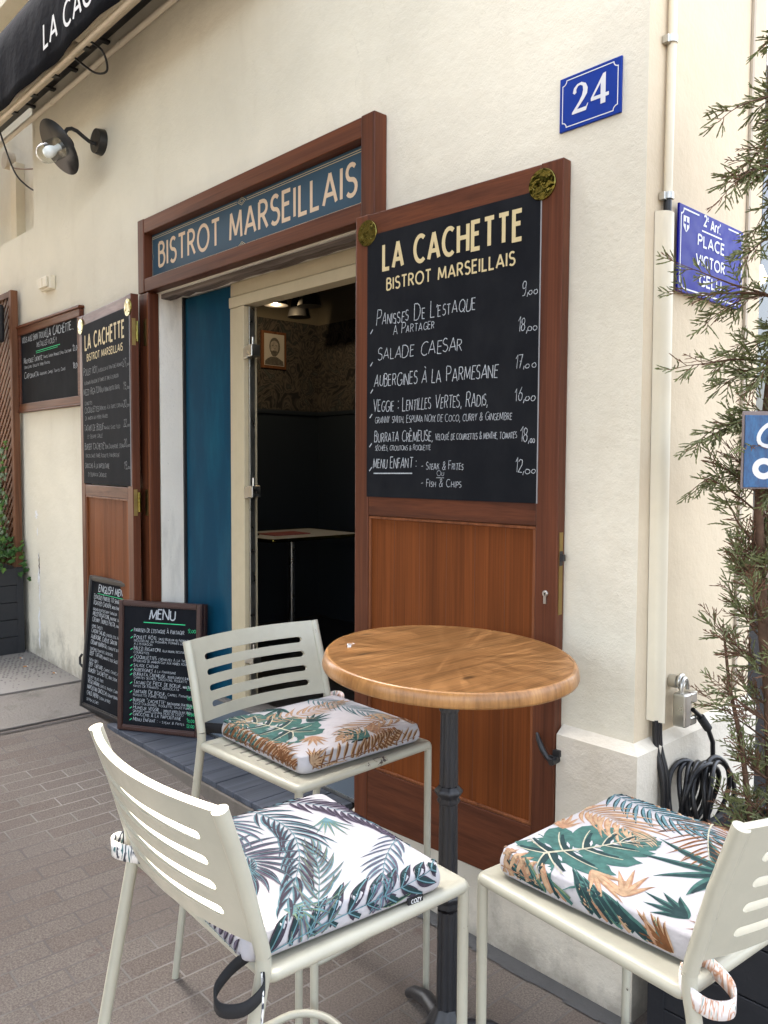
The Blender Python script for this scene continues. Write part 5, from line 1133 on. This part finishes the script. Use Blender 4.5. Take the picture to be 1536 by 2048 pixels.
def style_c(p):
    p.monstera((.172, .128), radians(208), .235, .19)
    p.fan((.05, .17), radians(150), 1.1, 6, .09, .011, (9, 3), .4); p.fan((.19, -.06), radians(150), 1.4, 6, .10, .012, (3, 9), .4); p.fan((.17, -.17), radians(100), 1.0, 5, .09, .016, (1, 2), .3)
    p.frond([(-.06, .20), (-.07, .15), (-.06, .10), (-.02, .04)], 15, .115, .0105, (3, 9), 85, 30, .9, 9, .0025)
    p.frond([(-.19, .21), (-.17, .12), (-.16, .06), (-.14, -.06)], 15, .105, .0105, (2, 7), 70, 28, .5, 7, .003)
    p.frond([(-.22, -.02), (-.17, -.03), (-.11, -.06), (-.04, -.10)], 13, .12, .006, (3, 4), 80, 40, .5, 5, .004)
    p.fan((-.02, -.15), radians(90-18), 2.9, 7, .185, .027, (1, 2), .5)
    p.fan((.155, .03), radians(-62), .9, 5, .13, .013, (3, 9), .3); p.fan((.20, .17), radians(80), .5, 4, .06, .010, (3, 9), .3)
    p.frond([(.235, .20), (.236, .18), (.237, .15), (.236, .11)], 6, .05, .016, (3, 9), 90, 60, .2, 3, .003)
    for k in range(16): p.blade((.252+rnd.uniform(-.004, .006), .15-.021*k), radians(128+rnd.uniform(-14, 14)), rnd.uniform(.05, .10), rnd.uniform(.010, .016), ((3, 9), (1, 2), (9, 3), (8, 1))[k % 4], rnd.uniform(-.4, .3))
    for k in range(7): p.blade((.255, -.02-.024*k+rnd.uniform(-.006, .006)), radians(140-4*k), .12, .018, (1, 2), -.2)
    p.fan((.245, -.17), radians(120), .8, 7, .085, .010, (9, 4)); p.fan((.245, .09), radians(100), .6, 4, .10, .012, (1, 2))
    p.frond([(-.20, -.242), (-.06, -.23), (.08, -.235), (.2, -.24)], 16, .06, .015, (1, 2, 5), 60, 40, .2, 5, .003)
    p.fan((.15, -.235), radians(60), 2.0, 8, .075, .009, (3, 4)); p.fan((.09, -.16), radians(240), 1.2, 5, .10, .013, (3, 9))
    p.frond([(-.235, .2), (-.24, .08), (-.24, -.05), (-.235, -.2)], 14, .07, .012, (3, 9), 60, 40, .3, 9, .003)
def style_b(p):
    p.frond([(-.20, .14), (-.10, .10), (-.02, .13), (.05, .17)], 13, .085, .009, (3, 9), 70, 30, .7, 4, .003); p.fan((-.02, .20), radians(-60), 1.8, 9, .11, .012, (2, 1), .5); p.fan((-.19, .19), radians(-150), 1.6, 9, .12, .009, (4, 3), .5)
    p.frond([(.20, .235), (.05, .228), (-.08, .235), (-.2, .232)], 17, .06, .011, (9, 4), 65, 45, .3, 4, .0025); p.frond([(.245, -.18), (.238, -.05), (.24, .06), (.238, .17)], 15, .06, .011, (3, 4), 60, 45, .3, 4, .0025); p.fan((.10, .10), radians(60), 1.6, 7, .08, .012, (9, 3), .4); p.fan((.04, -.01), radians(190), 1.2, 6, .10, .012, (1, 2), .4)
    p.monstera((.125, .045), radians(-78), .27, .195)
    p.fan((.19, -.10), radians(-25), 2.6, 11, .155, .014, (2, 1), .5)
    p.fan((.17, -.16), radians(95), 2.4, 11, .10, .011, (3, 9), .8)
    p.frond([(.13, -.10), (.04, -.07), (-.06, -.08), (-.17, -.11)], 15, .085, .009, (3, 9), 75, 30, .8, 3, .003)
    p.frond([(-.10, -.21), (-.13, -.12), (-.15, -.02), (-.16, .10)], 16, .10, .006, (2, 7), 55, 30, .4, 7, .003)
    p.fan((-.17, .06), radians(60), 1.6, 5, .09, .017, (3, 9), .5); p.fan((-.05, .14), radians(150), 1.7, 10, .13, .008, (4, 3), .4); p.fan((.02, -.17), radians(20), 1.6, 5, .11, .018, (1, 2), .6)
    p.frond([(.24, -.20), (.235, -.05), (.235, .08), (.24, .2)], 18, .07, .010, (9, 4), 60, 45, .3, 4, .0025)
    p.fan((.12, .235), radians(90), 2.6, 14, .085, .008, (4, 9), .3); p.frond([(.06, .25), (-.02, .225), (-.08, .215), (-.12, .20)], 16, .05, .010, (9, 4), 65, 50, .3, 4, .0025)
    p.fan((-.12, .245), radians(60), 1.5, 5, .075, .024, (1, 2, 5), .4); p.fan((.19, .22), radians(200), 1.8, 9, .08, .009, (4, 9), .3)
    p.fan((.24, .12), radians(170), 2.0, 9, .09, .009, (9, 4), .3)
cu = [cushion('white cushion with aubergine and blue palm fronds on the front chair', 0, (-.030, -.030), -3.0, style_palm),
      cushion('cushion with green split leaf and brown fronds nearest the doorway', 1, (-.012, .022), -3.0, style_b),
      cushion('cushion with large teal split leaf and orange fronds beside the juniper', 2, (.008, -.008), 4.0, style_c)]
def strap(root, name, pts, w_, m):
    P = [Vector(p) for p in pts]; V = []
    for i in range(len(P)-1):
        p0, p1, p2, p3 = P[max(i-1, 0)], P[i], P[i+1], P[min(i+2, len(P)-1)]
        for k in range(5):
            t = k/5; V.append(.5*((2*p1)+(p2-p0)*t+(2*p0-5*p1+4*p2-p3)*t*t+(3*p1-p0-3*p2+p3)*t**3))
    V.append(P[-1]); mb = MB(); nv = len(V)
    vs = [v+Vector((0, 0, s*w_/2)) for v in V for s in (-1, 1)]
    mb.add(vs, [(2*i, 2*i+1, 2*i+3, 2*i+2) for i in range(nv-1)], True)
    o = mb.build(name, m, root, world=False); sd = o.modifiers.new('solid', 'SOLIDIFY'); sd.thickness = .003; return o
fs1 = fab('strap leaf print', (.5, .45, .38, 1)); n = NT(fs1)
n.color(n.ramp(n.noise(n.coord((60, 60, 14)), 1.0, 3, .6, 1.5), [(.40, (.05, .055, .07)), (.46, (.72, .70, .66)), (.56, (.72, .70, .66)), (.61, (.05, .13, .13))]))
fs2 = fab('strap tan print', (.6, .4, .3, 1)); n = NT(fs2)
n.color(n.ramp(n.noise(n.coord((40, 40, 10)), 1.0, 3, .6, 1.5), [(.36, (.74, .70, .68)), (.46, (.74, .70, .68)), (.52, (.50, .22, .10)), (.58, (.75, .70, .66)), (.66, (.06, .2, .18))]))
A = -CA
strap(cu[0], 'strap', [(A+.01, .19, .02), (A-.03, .225, .022), (A-.055, .262, .026), (A-.045, .285, .03), (A-.01, .275, .032), (A+.0, .245, .03), (A-.01, .22, .026)], .034, fs1)
strap(cu[0], 'strap_patch', [(A-.028, .283, .031), (A-.012, .279, .0325), (A+.004, .262, .032)], .035, M_velcro)
strap(cu[0], 'strap', [(A+.012, -.20, .012), (A-.02, -.198, -.002), (A-.055, -.215, -.016), (A-.062, -.245, -.024), (A-.035, -.268, -.022), (A+.0, -.262, -.012), (A+.012, -.24, -.002)], .022, M_velcro)
strap(cu[0], 'strap', [(A+.010, -.245, .0), (A+.0, -.268, -.02), (A-.008, -.276, -.06), (A-.014, -.274, -.10), (A-.018, -.268, -.125)], .014, fs1)
strap(cu[1], 'strap', [(A+.01, .19, .02), (A-.03, .222, .02), (A-.07, .25, .02), (A-.062, .278, .02), (A-.03, .272, .022), (A+.01, .245, .024), (A+.015, .22, .026)], .032, fs2)
strap(cu[1], 'strap', [(A+.01, -.19, .02), (A-.03, -.222, .02), (A-.055, -.25, .02), (A-.03, -.27, .022)], .030, M_velcro)
strap(cu[2], 'strap', [(A+.012, .19, .012), (A-.02, .195, .006), (A-.06, .208, -.006), (A-.075, .24, -.014), (A-.05, .272, -.012), (A-.005, .27, .0), (A+.008, .245, .008)], .030, fs2)
strap(cu[2], 'strap', [(A+.012, -.19, .012), (A-.03, -.215, .006), (A-.05, -.25, -.0), (A-.02, -.27, 0)], .028, fs2)
Fl = lambda x, z, o=0.0: Vector((.135+x, -CB-.0045-o, .001+z))
mb = MB(); mb.box(.118, .152, -CB-.008, -CB-.0035, -.002, .011); lb = mb.build('label_tab', M_velcro, cu[0], world=False)
mb = MB(); Fl = lambda x, z, o=0.0: Vector((.121+x, -CB-.0082-o, .001+z)); letter(mb, Fl, 'COZY', .003, .0005, .007, .026, wd=.2, track=.2); mb.build('label_writing', M_white, lb, world=False)

# ================================================================== PLANTERS AND PLANTS
def planter(name, label, x0, x1, y0, y1, z0, z1, rows):
    t = thing(name, label, 'planter', (.5*(x0+x1), .5*(y0+y1), z0))
    mb = MB(); h = (z1-z0)/rows
    for k in range(rows):
        g = .004; a, b = z0+k*h+(g if k else 0), z0+(k+1)*h
        mb.box(x0, x1, y0, y0+.02, a, b); mb.box(x0, x1, y1-.02, y1, a, b); mb.box(x0, x0+.0195, y0+.0205, y1-.0205, a, b); mb.box(x1-.0195, x1, y0+.0205, y1-.0205, a, b)
    mb.build('plank_side', M_plblk, t, .002)
    mb = MB()
    for xa in (x0-.003, x1-.045): 
        for ya_ in (y0-.003, y1-.045): mb = MB(); mb.box(xa, xa+.048, ya_, ya_+.048, z0, z1+.004); mb.build('corner_post', M_plblk, t, .002)
    mb = MB(); mb.box(x0+.02, x1-.02, y0+.02, y1-.02, z1-.06, z1-.05); mb.build('soil', mat('potting soil', (.03, .022, .016, 1), .95), t)
    return t
planter('wooden_planter', 'tall black plank planter with juniper beside the right chair', -1.08, -.25, 2.0, 2.55, .004, .555, 4)
planter('wooden_planter', 'black plank planter with ivy below the wooden trellis', -7.3, -6.02, 1.68, 2.06, .246, .86, 5)

M_jg = fab('juniper green', (.205, .225, .095, 1)); M_jg2 = fab('juniper grey green', (.265, .275, .15, 1)); M_jb = fab('juniper dry twig', (.21, .115, .07, 1)); M_bark = fab('juniper bark', (.12, .07, .045, 1))
jr = thing('juniper_tree', 'sparse juniper tree with browning twigs growing from the right planter', 'tree', (-.87, 2.28, .5))
r2 = random.Random(21)
tw = MB(); fo = MB()
def rv(s=1): return Vector((r2.uniform(-1, 1), r2.uniform(-1, 1), r2.uniform(-1, 1)))*s
def bladej(p, d, L, w_, mi):
    q = d.cross(Vector((r2.uniform(-1, 1), r2.uniform(-1, 1), r2.uniform(-1, 1))))
    if q.length < 1e-4: return
    q.normalize(); q2 = d.cross(q).normalized(); fo.mi = mi
    m_ = p+d*L*.5; e = p+d*L; fo.add([p-q*w_*.35, m_-q*w_*.5, e, m_+q*w_*.5, p+q*w_*.35], [(0, 1, 2, 3, 4)], False)
    fo.add([p-q2*w_*.35, m_-q2*w_*.5, e, m_+q2*w_*.5, p+q2*w_*.35], [(0, 1, 2, 3, 4)], False)
def twig(p, d, L, dry):
    """a feathery twig: scale leaved sprigs forking off alternately in one loose plane"""
    d = d.normalized(); side = d.cross(Vector((0, 0, 1))+rv(.6)).normalized(); nrm = d.cross(side)
    n = max(3, int(L/.0085)); q = p.copy()
    for i in range(n):
        t = i/n; q = q+d*(L/n); d = (d+rv(.10)+Vector((0, 0, .01))).normalized()
        mi = 2 if dry else r2.choice((0, 0, 1))
        s = 1 if i % 2 else -1; l = (.030*(1-t)+.010)*r2.uniform(.7, 1.2); dd = (d*.75+side*s*.7+nrm*r2.uniform(-.35, .35)).normalized()
        k = max(1, int(l/.009)); qq = q.copy()
        for j in range(k):
            bladej(qq, dd, .014, .0042 if not dry else .0024, mi); qq = qq+dd*.009
            if j % 2 == 0 and not (dry and r2.random() < .5): bladej(qq, (dd+side*s*.5+d*.5+rv(.3)).normalized(), .013, .003, mi)
            dd = (dd+d*.15+rv(.1)).normalized()
        bladej(q-d*(L/n), d, L/n*1.3, .0026, 2 if (dry or t < .45) else mi)
    bladej(q, d, .014, .0032, 2 if dry else 0)
def limb(p, d, L, droop, r, dry, dens=1.0):
    P = [p.copy()]; n = 9; d = d.normalized()
    for i in range(n): d = (d+Vector((0, 0, droop))+rv(.12)).normalized(); P.append(P[-1]+d*(L/n))
    tw.tube(P, [max(.0009, r*(1-.85*i/n)) for i in range(n+1)], 5)
    for i in range(2 if L > .12 else 1, n+1):
        dd = (P[i]-P[i-1]).normalized()
        for _ in range(2 if r2.random() < .75*dens else 1):
            s = dd.cross(rv()).normalized(); tl = r2.uniform(.035, .085)*(1.1-.5*i/n)
            twig(P[i]-dd*r2.uniform(0, L/n), (dd*.8+s*.75), tl, dry > r2.random())
    twig(P[-1], d, .05, dry > r2.random())
base = Vector((-.87, 2.28, .50)); tp = [base]; d = Vector((.02, .02, 1))
for i in range(14): d = (d+rv(.05)+Vector((0, 0, .12))+(Vector((-.68, -.73, 0))*.035 if i < 4 else Vector((.68, .73, 0))*.045)).normalized(); tp.append(tp[-1]+d*.162)
tw.tube(tp, [.021-.0013*i for i in range(15)], 8)
for s_ in (1, -1):                                                  # two more stems
    q = [base+Vector((.03*s_, .03*s_, 0))]; dd = Vector((.12*s_, .10*s_, 1))
    for i in range(4): dd = (dd+rv(.10)+Vector((0, 0, .10))).normalized(); q.append(q[-1]+dd*.17)
    tw.tube(q, [.011-.002*i for i in range(5)], 6); 
LFT = Vector((-.68, -.73, 0)); RGT = -LFT; FWD = Vector((.73, -.68, 0))
for z in [.56+.0205*i for i in range(49)]+[1.56+.023*i for i in range(50)]:
    i = min(13, max(0, int((z-.5)/.162))); p = tp[i]+(tp[i+1]-tp[i])*max(0, min(1, (z-tp[i].z)/max(.01, tp[i+1].z-tp[i].z)))
    up = (z-.55)/2.3; a = r2.uniform(0, 2*pi); d = Vector((cos(a), sin(a), 0))
    gap = 1.0 if not (1.28 < z < 1.42) else .5
    L = r2.uniform(.09, .20)*(1.0 if up < .8 else .8)*gap
    dry = .42 if .55 < z < 1.55 else .10
    limb(p, d+Vector((0, 0, .55 if z < 1.7 else .35)), L, .06 if z < 1.55 else -.13, .0035, dry, .95)
# longer boughs reaching over the wall
for z, L, dr, up, dry, k in ((2.72, .20, -.16, .7, .05, .9), (2.60, .16, -.16, .4, .05, .8), (2.45, .34, -.15, .6, .05, 1), (2.36, .32, -.15, .5, .08, 1), (2.30, .26, -.13, .3, .1, 1), (2.16, .24, -.13, .25, .05, .9), (2.08, .36, -.03, .45, .3, 1), (1.98, .40, -.02, .5, .25, 1), (1.90, .36, -.05, .35, .2, 1),
                         (1.70, .30, -.10, .45, .15, .8), (1.50, .20, .08, .3, .6, .7), (1.33, .27, .10, .9, .2, .9), (1.22, .25, .10, .8, .3, .8), (1.10, .26, .08, .5, .8, .6), (.98, .28, .05, .5, .5, .7), (.90, .27, .02, .6, .85, .6), (.82, .25, .10, .45, .5, .7), (.70, .22, .14, .3, .1, 1), (.62, .24, .05, .1, .1, 1), (.60, .20, .10, .3, .1, 1)):
    i = min(13, int((z-.5)/.162)); limb(tp[i]+(tp[i+1]-tp[i])*.5, LFT+FWD*r2.uniform(-.3, .35)+Vector((0, 0, up)), L*.68, dr, .0042, dry, k)
tw.build('trunk', M_bark, jr); fo.build('crown', [M_jg, M_jg2, M_jb], jr)

# ---- plane tree added out of view, its crown keeps sky light off the upper wall
pt_ = thing('added_plane_tree', 'tall plane tree added out of view to shade the upper wall', 'tree', (-3.9, -4.6, gz(-3.9)))
r3 = random.Random(5); tk = MB(); lf = MB()
T0 = Vector((-3.9, -4.6, gz(-3.9))); top = T0+Vector((.1, .3, 4.2))
tk.tube([T0, T0+Vector((.05, .1, 2)), top], [.24, .2, .17], 12)
for k in range(11):
    a = 2*pi*k/11+r3.uniform(-.2, .2); d = Vector((cos(a)*1.15, sin(a), r3.uniform(.45, 1.0))); P = [top-Vector((0, 0, .3))]
    for i in range(7): P.append(P[-1]+d*.52+Vector((0, 0, .02))+Vector((r3.uniform(-.15, .15), r3.uniform(-.15, .15), 0)))
    tk.tube(P, [.10-.012*i for i in range(8)], 7)
for c in range(330):
    while True:
        q = Vector((r3.uniform(-1, 1), r3.uniform(-1, 1), r3.uniform(-1, 1)))
        if .25 < q.length < 1: break
    cc_ = Vector((-4.2+q.x*5.4, -3.7+q.y*3.2, 6.9+q.z*2.2))
    if cc_.y > -.9: continue
    for _ in range(26):
        p_ = cc_+Vector((r3.gauss(0, .42), r3.gauss(0, .34), r3.gauss(0, .28))); n_ = Vector((r3.uniform(-.6, .6), r3.uniform(-.6, .6), 1)).normalized(); lf.mi = r3.choice((0, 1))
        u_ = n_.orthogonal().normalized(); v_2 = n_.cross(u_); sz = r3.uniform(.09, .17)
        lf.add([p_-u_*sz, p_+v_2*sz*.7-u_*.2*sz, p_+u_*sz, p_-v_2*sz*.7-u_*.2*sz], [(0, 1, 2, 3)], False)
tk.build('trunk', M_bark, pt_); lf.build('crown', [fab('plane leaf', (.07, .12, .03, 1)), fab('young plane leaf', (.11, .17, .04, 1))], pt_)

bu = thing('light_bulb', 'small lit bulb in the dark shop opening behind the juniper', 'light bulb', (-1.40, 3.33, 2.36))
mb = MB(); mb.lathe([(0, -.035), (.022, -.025), (.03, 0), (.018, .028), (.012, .045)], (-1.40, 3.33, 2.36), 16); mb.build('glass', emis('lit bulb', (1.0, .78, .45, 1), .5), bu)
mb = MB(); mb.tube([(-1.40, 3.33, 2.40), (-1.40, 3.33, 3.3)], .006, 6); mb.build('cord', M_cable, bu)
# ---- enamel sign hung in the juniper
es = thing('painted_sign', 'worn blue painted sign with white letters hung in the juniper', 'sign', (-.86, 2.04, 1.55))
FE = planeF((-.890, 2.045), (-.890+.68, 2.045+.73))
mb = MB(); fbox(mb, FE, 0, .34, 1.548, 1.742, -.004, .0); mb.build('frame', mat('grey brown sign back', (.17, .13, .12, 1), .5), es, .002)
M_worn = mat('worn blue paint', (.01, .06, .2, 1), .4); n = NT(M_worn); v0 = n.coord((1, 1, .35))
c = n.mix(n.ramp(n.noise(v0, 60, 6, .75), [(.35, (0, 0, 0)), (.7, (1, 1, 1))]), (.006, .035, .115, 1), (.018, .12, .27, 1)); c = n.mix(n.ramp(n.noise(n.coord(), 45, 8, .8), [(.66, (0, 0, 0)), (.70, (1, 1, 1))]), c, (.5, .55, .6, 1)); n.color(c)
mb = MB(); fbox(mb, FE, .006, .336, 1.552, 1.732, .0002, .003); mb.build('face', M_worn, es, .001)
FEx = lambda x, z, o=0.0: FE(x, z, .0032+o)
mb = MB(); p = [(.074+.032*cos(radians(a))+.012*sin(radians(a)), 1.685+.030*sin(radians(a))) for a in range(60, 331, 15)]+[(.112, 1.688), (.122, 1.715)]
line2(mb, FEx, p, .010, .0006); letter(mb, FEx, 'O', .034, 1.580, .038, .076, wd=.4); letter(mb, FEx, 'UVERT', .10, 1.580, .038, .31, wd=.3) if 0 else None
mb.build('lettering', M_white, es)

# ---- trellis, ivy
tr = thing('wooden_trellis', 'brown diagonal wooden trellis panel at the left end of the wall', 'trellis', (-6.6, 2.05, .8))
mb = MB(); mb.box(-6.118, -6.068, 2.030, 2.078, .70, 2.83); mb.box(-7.4, -6.119, 2.032, 2.076, 2.785, 2.828); mb.build('frame', M_lat, tr, .003)
mb = MB()
for k in range(-28, 34):
    for s, y in ((1, 2.046), (-1, 2.058)):
        c = -7.4+k*.072; z0_, z1_ = .72, 2.784
        xa, xb = c, c+s*(z1_-z0_)
        def clip(x): return z0_+(x-xa)*s
        lo, hi = max(min(xa, xb), -7.4), min(max(xa, xb), -6.119)
        if hi-lo < .03: continue
        a = Vector((lo, y, clip(lo))); b = Vector((hi, y, clip(hi))); t = (b-a).normalized(); nn = Vector((-t.z, 0, t.x))*.013
        vs = [a+nn, a-nn, b-nn, b+nn]; vs = [v+Vector((0, dy, 0)) for dy in (-.004, .004) for v in vs]
        mb.add(vs, [(0, 1, 2, 3), (4, 7, 6, 5), (0, 4, 5, 1), (1, 5, 6, 2), (2, 6, 7, 3), (3, 7, 4, 0)], False)
mb.build('lattice', M_lat, tr)
M_iv = fab('ivy green', (.035, .085, .02, 1)); M_iv2 = fab('ivy bright green', (.08, .15, .03, 1)); M_iv3 = fab('variegated ivy', (.16, .20, .12, 1))
lobes = [(0, -.05), (.22, -.28), (.50, -.25), (.38, .02), (.62, .22), (.30, .34), (0, .85), (-.30, .34), (-.62, .22), (-.38, .02), (-.50, -.25), (-.22, -.28)]
def ivy(mb, p, size, nrm, mi):
    q = nrm.to_track_quat('Z', 'Y').to_matrix(); a = r2.uniform(0, 6.28); mb.mi = mi; vs = [Vector((0, .1*size, .12*size))]
    for x, y in lobes: vs.append(Vector(((x*cos(a)-y*sin(a))*size, (x*sin(a)+y*cos(a))*size, -abs(x)*.25*size)))
    mb.add([p+q @ v for v in vs], [(0, i, i % 12+1) for i in range(1, 13)], False)
iv = thing('ivy_plant', 'bushy green ivy filling the planter below the trellis', 'plant', (-6.4, 1.87, .8)); mb = MB()
for _ in range(900):
    x = r2.uniform(-7.2, -5.97); y = r2.uniform(1.66, 2.10); h = .87+.20*sqrt(max(0, 1-((y-1.86)/.30)**2))*r2.uniform(.1, 1)+.05*sin(x*9)
    if x > -6.04: h -= r2.uniform(0, .16)
    ivy(mb, Vector((x, y, h)), r2.uniform(.022, .042), Vector((r2.uniform(-.2, .9), r2.uniform(-1, .2), r2.uniform(.1, 1))), r2.choice((0, 0, 1)))
mb.build('foliage', [M_iv, M_iv2], iv)
mb = MB()
for k in range(5): mb.tube([(-6.2-.2*k, 1.87, .80), (-6.18-.2*k, 1.85, .92), (-6.12-.2*k, 1.80, 1.0)], .004, 5)
mb.build('stem', M_bark, iv)
ic = thing('climbing_ivy', 'variegated ivy climbing up the trellis above the planter', 'plant', (-6.2, 2.02, .9)); mb = MB(); st = MB()
for k in range(5):
    p = Vector((-6.14-.10*k, 2.02, .9)); P = [p.copy()]
    for i in range(22-3*k if k else 26): p = p+Vector((r2.uniform(-.03, .03), r2.uniform(-.008, .008), r2.uniform(.02, .045))); p.y = min(max(p.y, 1.98), 2.04); p.x = min(p.x, -6.10); P.append(p.copy()); [ivy(mb, p+Vector((r2.uniform(-.05, .05), -.02+r2.uniform(-.05, .01), r2.uniform(-.04, .04))), r2.uniform(.020, .040), Vector((r2.uniform(-.2, .8), -1, r2.uniform(-.1, .7))), r2.choice((0, 1, 2, 2))) for _ in range(4)]
    st.tube(P, .004, 5)
mb.build('foliage', [M_iv, M_iv2, M_iv3], ic); st.build('stem', M_bark, ic)
it2 = thing('trailing_ivy', 'single ivy sprig hanging over the black planter side', 'plant', (-6.0, 1.80, .55)); mb = MB()
for k in range(6): ivy(mb, Vector((-6.0, 1.76+.02*k, .60-.012*k+r2.uniform(-.02, .02))), .028, Vector((1, -.5, .3)), 2)
mb.build('foliage', [M_iv, M_iv2, M_iv3], it2)
sp = thing('outdoor_speaker', 'black loudspeaker hung on the trellis at the left picture edge', 'speaker', (-6.2, 1.98, 2.5))
mb = MB(); mb.box(-6.30, -6.165, 1.90, 2.02, 2.47, 2.74); mb.build('cabinet', M_black, sp, .02, seg=3); mb = MB(); mb.box(-6.29, -6.175, 1.893, 1.8995, 2.49, 2.72); mb.build('grille', mat('speaker grille', (.02, .02, .02, 1), .7), sp, .002)

# ---- litter and wall damage
for i, (x, y, a, lab) in enumerate(((-5.35, 2.02, .3, 'cigarette butt on the textured slab nearest the corner of the wall'), (-5.62, 1.93, 1.2, 'cigarette butt in the middle of the textured slab'), (-5.85, 1.98, .2, 'cigarette butt farthest left on the textured slab'))):
    z = gz(x)+.0095; mb = MB(); d = Vector((cos(a), sin(a), 0)); c = Vector((x, y, z))
    t = thing('cigarette_butt', lab, 'litter', (x, y, z-.005), 'cigarette butts on the pavement'); mb.tube([c-d*.016, c+d*.006], .0045, 8); mb.build('filter', mat('butt filter', (.45, .22, .09, 1), .8), t)
    mb = MB(); mb.tube([c+d*.0062, c+d*.014], .0044, 8); mb.build('paper', mat('butt paper', (.6, .57, .52, 1), .8), t)
mb = MB(); Fc = planeF((-6.1, D), (-5.0, D)); 
def ragged(cx, z0_, z1_, w_, n_=14):
    L = []; R = []
    for i in range(n_+1):
        t = i/n_; z = z0_+(z1_-z0_)*t; k = w_*(.25+.75*sin(pi*t))*r2.uniform(.6, 1.25); c = cx+r2.uniform(-.3, .3)*w_; L.append((c-k/2, z)); R.append((c+k/2, z))
    return L, R
def patch(F, cx, z0_, z1_, w_, mi, o):
    L, R = ragged(cx, z0_, z1_, w_); n_ = len(L); mb.mi = mi; mb.add([F(a, b, o) for a, b in L]+[F(a, b, o) for a, b in R], [(i, n_+i, n_+i+1, i+1) for i in range(n_-1)], False)
patch(Fc, .285, .62, .98, .035, 0, .0012); patch(Fc, .275, .30, .60, .035, 0, .0012); patch(Fc, .255, 1.22, 1.28, .05, 0, .0012); patch(Fc, .27, 1.10, 1.16, .02, 0, .0012)
patch(Fc, .292, .82, .985, .020, 1, .0016); patch(Fc, .278, .70, .80, .012, 2, .0018)
mb.build('peeled_plaster', [plaster('bare gesso', (.8, .8, .8, 1), 60, .6, sfac=.5), mat('crack', (.10, .06, .035, 1), .9), mat('old paint', (.5, .45, .36, 1), .9)], bld)
